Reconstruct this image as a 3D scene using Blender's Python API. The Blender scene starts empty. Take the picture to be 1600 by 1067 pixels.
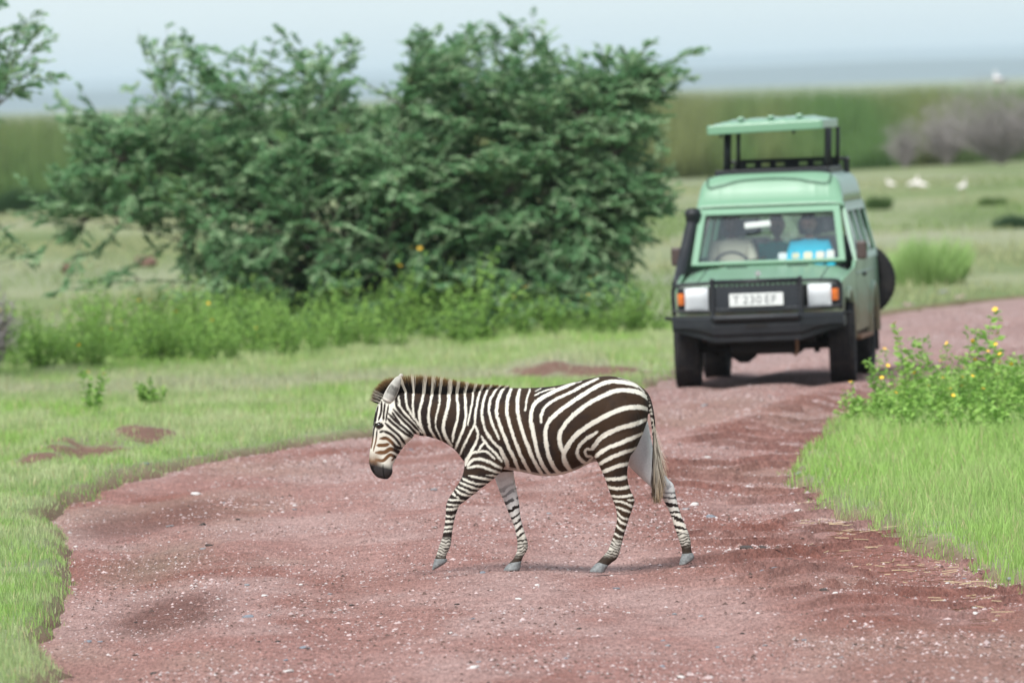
import bpy, bmesh, math, random
import numpy as np
from mathutils import Vector, Matrix, Euler

SC = bpy.context.scene
COL = SC.collection
R = math.radians
random.seed(7)
rng = np.random.default_rng(11)

# ------------------------------------------------------------------ camera
CAM_H, FPX, ROLL, HOR = 2.92, 17778.0, -2.0, 146.0
PITCH = (533.5 - HOR) / FPX
cam_d = bpy.data.cameras.new('camera'); cam = bpy.data.objects.new('camera', cam_d); COL.objects.link(cam)
cam_d.sensor_fit = 'HORIZONTAL'; cam_d.sensor_width = 36.0; cam_d.lens = 400.0
cam_d.clip_start = 1.0; cam_d.clip_end = 90000.0
CM = (Matrix.Rotation(math.pi / 2 - PITCH, 3, 'X') @ Matrix.Rotation(R(ROLL), 3, 'Z'))
cam.matrix_world = Matrix.Translation((0, 0, CAM_H)) @ CM.to_4x4()
cam_d.dof.use_dof = True; cam_d.dof.focus_distance = 69.6; cam_d.dof.aperture_fstop = 5.6
SC.camera = cam
CMN = np.array(CM)

# ------------------------------------------------------------------ sky, sun, exposure
SUN_EL, SUN_AZ = R(47), R(203)          # azimuth clockwise from +Y: sun high behind the camera
w = bpy.data.worlds.new('World'); SC.world = w; w.use_nodes = True
nt = w.node_tree; nt.nodes.clear()
sky_n = nt.nodes.new('ShaderNodeTexSky'); sky_n.sky_type = 'NISHITA'; sky_n.sun_disc = False
sky_n.sun_elevation = SUN_EL; sky_n.sun_rotation = SUN_AZ
sky_n.altitude = 1700; sky_n.air_density = 1.0; sky_n.dust_density = 1.2; sky_n.ozone_density = 1.5
mixc = nt.nodes.new('ShaderNodeMix'); mixc.data_type = 'RGBA'; mixc.inputs['Factor'].default_value = 0.72
mixc.inputs['B'].default_value = (6.5, 7.25, 7.7, 1)      # even high overcast veil
bg = nt.nodes.new('ShaderNodeBackground'); bg.inputs['Strength'].default_value = 0.053
wo = nt.nodes.new('ShaderNodeOutputWorld')
nt.links.new(sky_n.outputs[0], mixc.inputs['A']); nt.links.new(mixc.outputs['Result'], bg.inputs['Color'])
nt.links.new(bg.outputs[0], wo.inputs['Surface'])
sun_d = bpy.data.lights.new('sun', 'SUN'); sun_d.energy = 2.1; sun_d.angle = R(26); sun_d.color = (1.0, 0.98, 0.95)
sun = bpy.data.objects.new('sun', sun_d); COL.objects.link(sun)
sdir = Vector((math.sin(SUN_AZ) * math.cos(SUN_EL), math.cos(SUN_AZ) * math.cos(SUN_EL), math.sin(SUN_EL)))
sun.rotation_euler = sdir.to_track_quat('Z', 'Y').to_euler(); sun.location = (0, 40, 60)
SC.view_settings.view_transform = 'Standard'; SC.view_settings.look = 'None'
SC.view_settings.gamma = 1.0; SC.view_settings.exposure = 1.33
SC.render.engine = 'CYCLES'
cy = SC.cycles
cy.use_denoising = True
try: cy.denoiser = 'OPENIMAGEDENOISE'
except Exception: pass
cy.max_bounces = 8; cy.diffuse_bounces = 5; cy.glossy_bounces = 3; cy.transmission_bounces = 4
cy.transparent_max_bounces = 12; cy.volume_bounces = 1; cy.caustics_reflective = False; cy.caustics_refractive = False
cy.use_adaptive_sampling = True; cy.adaptive_threshold = 0.01

# ------------------------------------------------------------------ helpers
def ray(px, py):
    v = np.array([(px - 800.0) / FPX, (533.5 - py) / FPX, -1.0])
    return CMN @ v
def ground_at(px, py, z=0.0):
    d = ray(px, py); t = (z - CAM_H) / d[2]
    return np.array([d[0] * t, d[1] * t, z])
def plane_at(px, py, Y):
    d = ray(px, py); t = Y / d[1]
    return np.array([d[0] * t, Y, CAM_H + d[2] * t])

def hash2(ix, iy, seed=0):
    n = (ix.astype(np.int64) * 374761393 + iy.astype(np.int64) * 668265263 + seed * 1274126177) & 0xffffffff
    n = ((n ^ (n >> 13)) * 1274126177) & 0xffffffff
    n = n ^ (n >> 16)
    return (n & 0xffff) / 65535.0
def vnoise(x, y, seed=0):
    ix = np.floor(x); iy = np.floor(y); fx = x - ix; fy = y - iy
    fx = fx * fx * (3 - 2 * fx); fy = fy * fy * (3 - 2 * fy)
    ix = ix.astype(np.int64); iy = iy.astype(np.int64)
    a = hash2(ix, iy, seed); b = hash2(ix + 1, iy, seed); c = hash2(ix, iy + 1, seed); d = hash2(ix + 1, iy + 1, seed)
    return (a * (1 - fx) + b * fx) * (1 - fy) + (c * (1 - fx) + d * fx) * fy
def fbm(x, y, seed=0, oct=4):
    s = 0; a = .5; t = 0
    for i in range(oct):
        s = s + a * vnoise(x * 2 ** i, y * 2 ** i, seed + i * 17); t += a; a *= .5
    return s / t

def catmull(pts, n):
    P = np.array(pts, float); P = np.vstack([2 * P[0] - P[1], P, 2 * P[-1] - P[-2]])
    out = []
    m = len(P) - 3
    for t in np.linspace(0, m - 1e-6, n):
        i = int(t); f = t - i
        p0, p1, p2, p3 = P[i:i + 4]
        out.append(.5 * (2 * p1 + (p2 - p0) * f + (2 * p0 - 5 * p1 + 4 * p2 - p3) * f * f + (3 * p1 - p0 - 3 * p2 + p3) * f ** 3))
    return np.array(out)

def new_mesh(name, V, F, smooth=False, col=None, mats=None):
    """V (n,3) array; F (m,k) array or a list of tuples."""
    me = bpy.data.meshes.new(name)
    V = np.asarray(V, np.float32)
    if isinstance(F, np.ndarray):
        k = F.shape[1]; m = len(F)
        me.vertices.add(len(V)); me.vertices.foreach_set('co', V.ravel())
        me.loops.add(m * k); me.loops.foreach_set('vertex_index', F.astype(np.int32).ravel())
        me.polygons.add(m); me.polygons.foreach_set('loop_start', np.arange(0, m * k, k, dtype=np.int32))
        me.update(calc_edges=True)
    else:
        me.from_pydata([tuple(map(float, v)) for v in V], [], [tuple(f) for f in F]); me.update()
    if smooth:
        me.polygons.foreach_set('use_smooth', np.ones(len(me.polygons), bool))
    if col is not None:
        a = me.color_attributes.new('Col', 'FLOAT_COLOR', 'POINT')
        c = np.ones((len(V), 4), np.float32); c[:, :3] = col
        a.data.foreach_set('color', c.ravel())
    for m_ in (mats or []): me.materials.append(m_)
    return me
def add(name, me, parent=None, loc=None, rot=None):
    o = bpy.data.objects.new(name, me); COL.objects.link(o)
    if parent is not None: o.parent = parent
    if loc is not None: o.location = loc
    if rot is not None: o.rotation_euler = rot
    return o
def empty(name, loc, rot=(0, 0, 0), scale=1.0):
    o = bpy.data.objects.new(name, None); COL.objects.link(o)
    o.location = loc; o.rotation_euler = rot; o.scale = (scale,) * 3; o.empty_display_size = .2
    return o
def tag(o, label, cat, group=None):
    o['label'] = label; o['category'] = cat
    if group: o['group'] = group
    return o

# ---- materials
def mat(name, color=(.5, .5, .5), rough=.6, metal=0.0, spec=.5, **kw):
    m = bpy.data.materials.new(name); m.use_nodes = True
    b = m.node_tree.nodes['Principled BSDF']
    b.inputs['Base Color'].default_value = (*color, 1); b.inputs['Roughness'].default_value = rough
    b.inputs['Metallic'].default_value = metal; b.inputs['Specular IOR Level'].default_value = spec
    for k, v in kw.items(): b.inputs[k].default_value = v
    return m
def N(m, t, **kw):
    n = m.node_tree.nodes.new(t)
    for k, v in kw.items(): setattr(n, k, v)
    return n
def L(m, a, b): m.node_tree.links.new(a, b)
def BS(m): return m.node_tree.nodes['Principled BSDF']
def noise_node(m, scale, detail=4, rough=.6, coord='Object', vec=None, mapscale=None):
    tc = N(m, 'ShaderNodeTexCoord'); out = tc.outputs[coord]
    if mapscale:
        mp = N(m, 'ShaderNodeMapping'); mp.inputs['Scale'].default_value = mapscale; L(m, out, mp.inputs['Vector']); out = mp.outputs[0]
    n = N(m, 'ShaderNodeTexNoise'); n.inputs['Scale'].default_value = scale; n.inputs['Detail'].default_value = detail
    n.inputs['Roughness'].default_value = rough; L(m, out, n.inputs['Vector'])
    return n
def ramp(m, src, stops, interp='LINEAR'):
    r = N(m, 'ShaderNodeValToRGB'); r.color_ramp.interpolation = interp
    e = r.color_ramp.elements
    while len(e) < len(stops): e.new(.5)
    for el, (p, c) in zip(e, stops):
        el.position = p; el.color = (*c, 1) if len(c) == 3 else c
    L(m, src, r.inputs[0]); return r
def mixrgb(m, fac, a, b, mode='MIX'):
    n = N(m, 'ShaderNodeMix'); n.data_type = 'RGBA'; n.blend_type = mode
    for s, v in (('Factor', fac), ('A', a), ('B', b)):
        if hasattr(v, 'is_linked') or isinstance(v, bpy.types.NodeSocket): L(m, v, n.inputs[s])
        elif s == 'Factor': n.inputs[s].default_value = v
        else: n.inputs[s].default_value = (*v, 1)
    return n.outputs['Result']
def bump(m, h, strength=.3, dist=.01):
    b = N(m, 'ShaderNodeBump'); b.inputs['Strength'].default_value = strength; b.inputs['Distance'].default_value = dist
    L(m, h, b.inputs['Height']); L(m, b.outputs[0], BS(m).inputs['Normal']); return b
def attr_mat(name, rough=.7, spec=.3, transl=0.0, noise=None):
    """base colour from the point attribute Col, optional leaf translucency"""
    m = mat(name, rough=rough, spec=spec)
    a = N(m, 'ShaderNodeAttribute'); a.attribute_name = 'Col'; c = a.outputs['Color']
    if noise:
        n = noise_node(m, noise[0], 3); r = ramp(m, n.outputs[0], [(.3, (1 - noise[1],) * 3), (.7, (1 + noise[1],) * 3)])
        c = mixrgb(m, 1.0, c, r.outputs[0], 'MULTIPLY')
    L(m, c, BS(m).inputs['Base Color'])
    if transl > 0:
        t = N(m, 'ShaderNodeBsdfTranslucent'); L(m, c, t.inputs['Color'])
        mx = N(m, 'ShaderNodeMixShader'); mx.inputs[0].default_value = transl
        out = m.node_tree.nodes['Material Output']
        L(m, BS(m).outputs[0], mx.inputs[1]); L(m, t.outputs[0], mx.inputs[2]); L(m, mx.outputs[0], out.inputs['Surface'])
    return m

# ------------------------------------------------------------------ road outline (traced, laid on the ground)
Lpx = [(60, 1300), (85, 1150), (100, 1060), (118, 960), (122, 900), (112, 850), (90, 805), (140, 772), (240, 742), (340, 716), (470, 692), (580, 676),
       (720, 652), (850, 630), (960, 611), (1030, 597), (1120, 560), (1240, 520), (1390, 487), (1500, 472), (1610, 462), (1800, 448)]
Rpx = [(2100, 1300), (1850, 1080), (1700, 985), (1600, 925), (1500, 882), (1420, 850), (1350, 822), (1280, 790), (1242, 762), (1230, 742), (1236, 722), (1258, 698),
       (1292, 672), (1318, 650), (1345, 632), (1385, 618), (1430, 607), (1500, 596), (1560, 588), (1640, 579), (1750, 566), (1950, 545)]
Lw = np.array([ground_at(*p)[:2] for p in Lpx]); Rw = np.array([ground_at(*p)[:2] for p in Rpx])
EL_ = catmull(Lw, 90); ER_ = catmull(Rw, 90)
ROADPOLY = np.vstack([EL_, ER_[::-1]])
def road_sd(x, y):
    """signed distance to the road's edge: positive inside the road"""
    x = np.asarray(x, float); y = np.asarray(y, float)
    P = np.stack([x.ravel(), y.ravel()], 1); n = len(ROADPOLY)
    best = np.full(len(P), 1e9); inside = np.zeros(len(P), bool)
    for i in range(n):
        a = ROADPOLY[i]; b = ROADPOLY[(i + 1) % n]; ab = b - a
        l2 = ab @ ab
        if l2 < 1e-12: continue
        t = np.clip(((P - a) @ ab) / l2, 0, 1)
        d = P - a - t[:, None] * ab
        best = np.minimum(best, (d * d).sum(1))
        c = ((a[1] > P[:, 1]) != (b[1] > P[:, 1]))
        if a[1] != b[1]:
            xi = (b[0] - a[0]) * (P[:, 1] - a[1]) / (b[1] - a[1]) + a[0]
            inside ^= c & (P[:, 0] < xi)
    return (np.sqrt(best) * np.where(inside, 1, -1)).reshape(x.shape)
def sd_rough(x, y):
    s = road_sd(x, y)
    return s + (fbm(x * 1.6, y * .42, 5, 5) - .5) * .34 + (vnoise(x * 9, y * 1.3, 8) - .5) * .12
# bare eroded spots in the left verge
SPOTS = [(ground_at(135, 716)[:2], .36, 1.3), (ground_at(225, 694)[:2], .26, 1.1), (ground_at(60, 730)[:2], .2, .8), (ground_at(930, 588)[:2], .50, 1.6), (ground_at(845, 588)[:2], .3, 1.2)]
def spot(x, y):
    s = np.zeros_like(np.asarray(x, float))
    nz = (fbm(x * 5, y * 2.0, 31) - .5) * 2.4
    for (c, rx, ry) in SPOTS:
        d = np.sqrt(((x - c[0]) / rx) ** 2 + ((y - c[1]) / ry) ** 2)
        s = np.maximum(s, np.clip((1.15 - d + nz) * 1.8, 0, 1))
    return s
def sst(t):
    t = np.clip(t, 0, 1); return t * t * (3 - 2 * t)
def h_verge(x, y):
    b = 0
    for (c, rx, ry) in SPOTS:
        yy = y - c[1] + (fbm(x * 3, y * 0 + 2, 33) - .5) * 1.6
        b = b + .075 * np.exp(-((x - c[0]) / (rx * 1.1)) ** 4) * sst((yy + .5) / 1.0) * (1 - sst((yy - .8) / 9))
    return b + .035 + .08 * (fbm(x * .45, y * .2, 3) - .5) * 1.4 + .03 * (fbm(x * 2.5, y * 1.2, 4) - .5)
def ground_h(x, y, s=None):
    if s is None: s = sd_rough(x, y)
    t = np.clip((s + .22) / .40, 0, 1); t = t * t * (3 - 2 * t)
    far = np.clip((y - 135) / 40, 0, 1)
    h = h_verge(x, y) * (1 - .6 * far)
    return h * (1 - t) + (-.22) * t
def road_h(x, y):
    a = fbm(x * .55, y * .16, 41) - .5
    b = fbm(x * 1.7, y * .75, 42, 5) - .5
    c = fbm(x * 6, y * 3.0, 43, 4) - .5
    return .05 * a + .042 * b + .018 * c
GZ = {}

# ------------------------------------------------------------------ materials of the ground
# grass soil
m_ground = mat('meadow_soil', rough=.95, spec=.1)
tcg = N(m_ground, 'ShaderNodeTexCoord')
n1 = noise_node(m_ground, .35, 5, .62, mapscale=(1, .18, 1)); n2 = noise_node(m_ground, 9, 4, .6)
n3 = noise_node(m_ground, .06, 4, .55, mapscale=(1, .22, 1))
n4 = noise_node(m_ground, .028, 5, .6, mapscale=(1.5, .3, 1))
g1 = ramp(m_ground, n1.outputs[0], [(.30, (.10, .145, .05)), (.5, (.17, .215, .09)), (.72, (.26, .27, .155))])
dry = ramp(m_ground, n3.outputs[0], [(.42, (0, 0, 0)), (.62, (1, 1, 1))])
g2 = mixrgb(m_ground, dry.outputs[0], g1.outputs[0], (.29, .295, .20))
mud = ramp(m_ground, n4.outputs[0], [(.58, (0, 0, 0)), (.68, (1, 1, 1))])
g3 = mixrgb(m_ground, mud.outputs[0], g2, (.31, .30, .275))
at = N(m_ground, 'ShaderNodeAttribute'); at.attribute_name = 'Col'
g4 = mixrgb(m_ground, at.outputs['Fac'], g3, (.165, .095, .072))
g5 = mixrgb(m_ground, 1.0, g4, ramp(m_ground, n2.outputs[0], [(.25, (.7, .7, .7)), (.75, (1.2, 1.2, 1.2))]).outputs[0], 'MULTIPLY')
L(m_ground, g5, BS(m_ground).inputs['Base Color'])
bump(m_ground, n2.outputs[0], .5, .03)

# red gravel road
m_road = mat('red_gravel_road', rough=.93, spec=.15)
ra = N(m_road, 'ShaderNodeAttribute'); ra.attribute_name = 'Col'
r1 = noise_node(m_road, 55, 5, .7, mapscale=(1, .11, 1)); r2 = noise_node(m_road, 120, 3, .7, mapscale=(1, .08, 1)); r3 = noise_node(m_road, 6, 5, .65, mapscale=(1, .45, 1))
c0 = mixrgb(m_road, 1.0, ra.outputs['Color'], ramp(m_road, r3.outputs[0], [(.3, (.8, .78, .77)), (.7, (1.15, 1.15, 1.15))]).outputs[0], 'MULTIPLY')
c1 = mixrgb(m_road, 1.0, c0, ramp(m_road, r1.outputs[0], [(.30, (.50, .47, .46)), (.5, (.98, .98, .98)), (.70, (1.5, 1.5, 1.5))]).outputs[0], 'MULTIPLY')
fl = ramp(m_road, r2.outputs[0], [(.63, (0, 0, 0)), (.72, (.8, .8, .8))])
c2 = mixrgb(m_road, fl.outputs[0], c1, (.40, .31, .30))
L(m_road, c2, BS(m_road).inputs['Base Color'])
bump(m_road, r1.outputs[0], .8, .02)

# ------------------------------------------------------------------ ground: one sheet to the horizon, fine near the road
def axis(fine0, fine1, step, lo, hi, grow=1.22):
    a = list(np.arange(fine0, fine1 + 1e-6, step))
    s = step
    while a[-1] < hi: s *= grow; a.append(a[-1] + s)
    s = step; pre = []
    v = a[0]
    while v > lo: s *= grow; v -= s; pre.append(v)
    return np.array(pre[::-1] + a)
gx = axis(-5.0, 7.5, .08, -30000, 30000); gy = axis(48, 160, .20, -600, 60000)
XX, YY = np.meshgrid(gx, gy)
near = (XX > -14) & (XX < 16) & (YY > 30) & (YY < 230)
S_ = np.full(XX.shape, -5.0); S_[near] = sd_rough(XX[near], YY[near])
H_ = np.zeros(XX.shape)
hn = ground_h(XX[near], YY[near], S_[near]); H_[near] = hn
fade = np.clip(1 - np.maximum(np.abs(XX - 1) - 9, 0) / 5, 0, 1) * np.clip(1 - (YY - 180) / 40, 0, 1)
H_ = H_ * np.clip(fade, 0, 1)
soil = np.zeros(XX.shape); soil[near] = np.maximum(np.clip((S_[near] + .27) / .22, 0, 1), spot(XX[near], YY[near]))
V = np.stack([XX, YY, H_], -1).reshape(-1, 3)
ny, nx = XX.shape
idx = np.arange(nx * ny).reshape(ny, nx)
F = np.stack([idx[:-1, :-1], idx[:-1, 1:], idx[1:, 1:], idx[1:, :-1]], -1).reshape(-1, 4)
ground = add('ground', new_mesh('ground', V, F, True, np.repeat(soil.reshape(-1, 1), 3, 1), [m_ground])); ground['kind'] = 'structure'

# ------------------------------------------------------------------ road: a strip between the two traced edges
nu, nv = 130, 800
ELf = catmull(Lw, nv); ERf = catmull(Rw, nv)
wd = np.linalg.norm(ERf - ELf, axis=1)[:, None]
dirn = (ERf - ELf) / wd
A0 = ELf - dirn * .35; B0 = ERf + dirn * .35
U = np.linspace(0, 1, nu)[None, :, None]
P2 = A0[:, None, :] * (1 - U) + B0[:, None, :] * U
RX, RY = P2[..., 0], P2[..., 1]
RS = road_sd(RX, RY)
RH = road_h(RX, RY) - .04 * np.clip(1 - (RS - .0) / .5, 0, 1)
# wheel ruts and an eroded scarp on the right side
uu = np.broadcast_to(np.linspace(0, 1, nu)[None, :], RX.shape)
for c_, wdt, dep in ((.12, .05, .05), (.32, .06, .03), (.62, .06, .03), (.86, .05, .045)):
    RH -= dep * np.exp(-((uu - c_ - .03 * (vnoise(RY * .12, RY * 0 + c_ * 9, 3) - .5)) / wdt) ** 2)
sc = np.abs(((RY * .55 + fbm(RX * .8, RY * .25, 60) * 3.2) % 1.0))
scw = np.clip((uu - .62) / .12, 0, 1) * np.clip((RY - 60) / 5, 0, 1) * (fbm(RX * .9, RY * .3, 61) > .45)
RH += scw * .055 * ((1 - sc) ** 3)
V = np.stack([RX, RY, RH], -1).reshape(-1, 3)
# road colour: red-mauve gravel, redder fine soil, buff patches, painted shade on step faces
base = np.array([.280, .146, .125]); red = np.array([.205, .084, .064]); buff = np.array([.30, .205, .165]); pale = np.array([.345, .226, .205])
step_shade = (scw * np.clip((.12 - sc) / .08, 0, 1) + scw * np.clip((sc - .90) / .08, 0, 1))[..., None]  # mask of the step faces, darkened below to paint their shade
f1 = fbm(RX * .9, RY * .22, 70)[..., None]; f2 = fbm(RX * 1.3, RY * .35, 71)[..., None]; f3 = fbm(RX * .5, RY * .12, 72)[..., None]
edge = np.clip(1 - RS[..., None] / .9, 0, 1)
col = base + (red - base) * np.clip((f1 - .50) * 5, 0, 1) * .9
col = col + (pale - col) * np.clip((f2 - .46) * 5, 0, 1) * .85
col = col + (buff - col) * np.clip((f3 - .58) * 8, 0, 1) * .6
rightred = (np.clip((uu[..., None] - .62) / .1, 0, 1) * np.clip(1.02 - uu[..., None], 0, 1) / .4) * np.clip((f1 - .25) * 3, 0, 1)
col = col + (red - col) * np.clip(rightred, 0, .85)
col = col + (np.array([.12, .05, .04]) - col) * np.clip(step_shade, 0, 1) * .55
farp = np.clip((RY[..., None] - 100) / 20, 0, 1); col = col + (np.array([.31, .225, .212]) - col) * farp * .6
trk = (np.exp(-((uu - .36) / .07) ** 2) + np.exp(-((uu - .66) / .06) ** 2))[..., None]
col = col + (np.array([.37, .24, .215]) - col) * np.clip(trk, 0, 1) * .45 * np.clip(f2 * 1.6, 0, 1)
ld = ground_at(265, 950)[:2]; dd = np.sqrt(((RX - ld[0]) / .28) ** 2 + ((RY - ld[1]) / 2.2) ** 2)
col = col + (np.array([.115, .046, .034]) - col) * np.clip(1.3 - dd + (f2[..., 0] - .5) * 2, 0, 1)[..., None] * .8
ld = ground_at(200, 810)[:2]; dd = np.sqrt(((RX - ld[0]) / .5) ** 2 + ((RY - ld[1]) / 3.5) ** 2)
col = col + (np.array([.125, .052, .040]) - col) * np.clip(1.3 - dd + (f1[..., 0] - .5) * 2, 0, 1)[..., None] * .7
ld = ground_at(240, 870)[:2]; dd = np.sqrt(((RX - ld[0]) / .42) ** 2 + ((RY - ld[1]) / 3.2) ** 2)
col = col + (np.array([.20, .135, .10]) - col) * np.clip(1.3 - dd + (f2[..., 0] - .5) * 2, 0, 1)[..., None] * .75
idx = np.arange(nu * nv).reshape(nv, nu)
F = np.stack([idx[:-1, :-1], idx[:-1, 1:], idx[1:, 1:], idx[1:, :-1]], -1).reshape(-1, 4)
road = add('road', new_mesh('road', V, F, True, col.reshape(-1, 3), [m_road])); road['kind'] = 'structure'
from mathutils.bvhtree import BVHTree
_dg = bpy.context.evaluated_depsgraph_get()
BV_ROAD = BVHTree.FromObject(road, _dg); BV_GROUND = BVHTree.FromObject(ground, _dg)
def surf_z(x, y):
    z = -9
    for b in (BV_ROAD, BV_GROUND):
        h = b.ray_cast(Vector((x, y, 5)), Vector((0, 0, -1)))
        if h[0] is not None: z = max(z, h[0].z)
    return z if z > -8 else 0.0

# ------------------------------------------------------------------ far hills and the air between
m_hill = mat('far_hills', (.06, .085, .085), .95, spec=.05)
def hill(Y, top, seed):
    xs = np.linspace(-20000, 20000, 500)
    t = top * (.75 + .5 * fbm(xs / (Y * .05), xs * 0, seed, 4))
    V = []; n = len(xs)
    prof = [(0, 0), (.25, .45), (.55, .8), (1, 1), (1.6, .55), (2.2, 0)]
    for (d, hh) in prof: V.append(np.stack([xs, np.full(n, Y + d * Y * .08), t * hh - 2.0], 1))
    V = np.vstack(V); idx = np.arange(len(V)).reshape(len(prof), n)
    F = np.stack([idx[:-1, :-1], idx[:-1, 1:], idx[1:, 1:], idx[1:, :-1]], -1).reshape(-1, 4)
    o = add('hills', new_mesh('hills', V, F, True, None, [m_hill])); o['kind'] = 'structure'
    return o
hill(17000, 30, 1); hill(33000, 92, 3)
HAZE_D = 0.00006
bm = bmesh.new(); bmesh.ops.create_cube(bm, size=1)
me = bpy.data.meshes.new('haze'); bm.to_mesh(me); bm.free()
haze = add('haze', me, loc=(0, 24500, 58)); haze.scale = (46000, 52000, 122); haze['kind'] = 'stuff'
m_haze = bpy.data.materials.new('haze'); m_haze.use_nodes = True; m_haze.node_tree.nodes.clear()
pv = N(m_haze, 'ShaderNodeVolumePrincipled'); mo = N(m_haze, 'ShaderNodeOutputMaterial')
pv.inputs['Color'].default_value = (.74, .85, .99, 1); pv.inputs['Density'].default_value = HAZE_D; pv.inputs['Anisotropy'].default_value = .2
L(m_haze, pv.outputs[0], mo.inputs['Volume']); me.materials.append(m_haze)
# ================================================================== ZEBRA
ZY = 69.6                                   # distance of the walking zebra
ZO = plane_at(830, 884, ZY)
zroot_z = surf_z(ZO[0], ZY)
def zp(px, py):
    p = plane_at(px, py, ZY); return np.array([p[0] - ZO[0], p[2] - zroot_z])   # local X, Z in metres
def z1(u, v): return (550 + u / 5.3333, 560 + v / 5.3333)
def z2(u, v): return (800 + u / 5.3333, 560 + v / 5.3333)
def z3(u, v): return (640 + u / 5.0794, 700 + v / 5.0794)
def z4(u, v): return (880 + u / 5.0794, 700 + v / 5.0794)
zebra = empty('zebra', (ZO[0], ZY, zroot_z))
tag(zebra, 'striped zebra with brown tipped mane walking across the red gravel road', 'zebra')

def loft(st, nseg=28, power=2.3, round_caps=True):
    """st: list of (pA, pB, depth centre, half width): closed tube through ellipses spanning pA..pB (image plane) and +-hw in depth"""
    V = []; F = []
    nS = len(st)
    for (a, b, dc, hw) in st:
        a = np.array(a); b = np.array(b); c = (a + b) / 2; r = (a - b) / 2
        for k in range(nseg):
            t = 2 * math.pi * k / nseg; ct, s_ = math.cos(t), math.sin(t)
            ce = math.copysign(abs(ct) ** (2 / power), ct); se = math.copysign(abs(s_) ** (2 / power), s_)
            V.append((c[0] + r[0] * ce, dc + hw * se, c[1] + r[1] * ce))
    for i in range(nS - 1):
        for k in range(nseg):
            k2 = (k + 1) % nseg
            F.append((i * nseg + k, i * nseg + k2, (i + 1) * nseg + k2, (i + 1) * nseg + k))
    for i, rev in ((0, True), (nS - 1, False)):
        c = np.mean(V[i * nseg:(i + 1) * nseg], axis=0); V.append(tuple(c)); ci = len(V) - 1
        for k in range(nseg):
            k2 = (k + 1) % nseg
            F.append((ci, i * nseg + k2, i * nseg + k) if rev else (ci, i * nseg + k, i * nseg + k2))
    return V, F
def resample(st, n):
    P = catmull([[*a, *b, dc, hw] for (a, b, dc, hw) in st], n)
    return [(p[0:2], p[2:4], p[4], max(p[5], .004)) for p in P]
def S(lst): return [(zp(*a), zp(*b), dc, hw) for (a, b, dc, hw) in lst]

torso = S([((708, 640), (706, 672), 0, .07), ((716, 622), (714, 704), 0, .118), ((735, 613), (730, 724), 0, .15), ((760, 608), (756, 730), 0, .178), ((790, 606), (788, 733), 0, .205), ((818, 606), (818, 738), 0, .225),
           ((847, 605), (847, 743.5), 0, .238), ((875, 601.5), (875, 742), 0, .240), ((903, 595.5), (903, 733), 0, .228), ((928, 590), (926, 722), 0, .212),
           ((952, 587.5), (950, 722), 0, .200), ((975, 591.5), (972, 722), 0, .182), ((993, 599), (990, 706), 0, .150), ((1005, 609), (1003, 680), 0, .108), ((1012, 622), (1012, 656), 0, .05)])
neck = S([((775, 607), (752, 728), 0, .165), ((752, 609), (728, 722), 0, .145), ((730, 613), (710, 702), 0, .118), ((705, 614.5), (690, 689), 0, .095), ((675, 614.5), (668, 682), 0, .080), ((648, 613), (654, 680), 0, .072),
          ((626, 611), (640, 672), 0, .066), ((612, 612), (630, 664), 0, .06), ((604, 618), (618, 655), 0, .04)])
head = S([((624, 610), (646, 660), 0, .058), ((609, 612), (648, 674), 0, .066), ((597, 620), (646, 682), 0, .072), ((588.5, 636), (641, 688), 0, .079), ((584.5, 653), (634, 694), 0, .080), ((582.5, 670), (627, 703), 0, .070), ((581, 686), (621, 712), 0, .056),
          ((578.5, 701), (615.5, 722), 0, .047), ((576.8, 714), (613, 729), 0, .047), ((577, 724), (613.5, 737), 0, .050), ((580.5, 735), (611, 743), 0, .044), ((587, 743.5), (606, 748), 0, .030), ((592, 746.5), (602, 748.6), 0, .014)])
nf = S([((742, 640), (790, 650), -.085, .05), ((731, 668), (796, 682), -.095, .075), ((725, 698), (794, 705), -.105, .080), ((726, 722), (790, 726), -.110, .074), ((722, 743), (775, 744), -.112, .062), ((712, 761), (752, 762), -.114, .048), ((701.5, 776.5), (728, 781), -.116, .039),
        ((697, 788.5), (718.5, 788), -.117, .037), ((696.5, 800), (713.5, 800), -.117, .031), ((694.8, 818), (709.5, 814), -.117, .025), ((692, 834), (706.5, 833), -.117, .024), ((688.5, 845.5), (705, 848), -.117, .026), ((684.5, 857), (702, 857.5), -.117, .025), ((681.5, 866), (697.5, 866.5), -.117, .023), ((679.5, 872), (697.5, 873.5), -.117, .027), ((678, 876), (696, 877), -.117, .024)])
ff = S([((750, 660), (795, 670), .080, .05), ((758, 690), (800, 698), .090, .068), ((764, 722), (802, 728), .098, .068), ((771, 742), (803, 742), .102, .056), ((779.5, 766), (806.5, 763), .104, .044), ((787.5, 784.5), (811, 784.5), .105, .038), ((795, 803), (812.8, 804), .105, .035),
        ((802, 819.5), (816, 819.5), .105, .027), ((806.2, 835.8), (820.8, 835), .105, .025), ((808.2, 849), (824.8, 848.5), .105, .027), ((807.5, 862), (824, 860), .105, .026), ((802.5, 873), (818.5, 869), .105, .023), ((796.5, 879.5), (815, 877), .105, .027), ((793, 883), (813, 882), .105, .026)])
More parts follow.
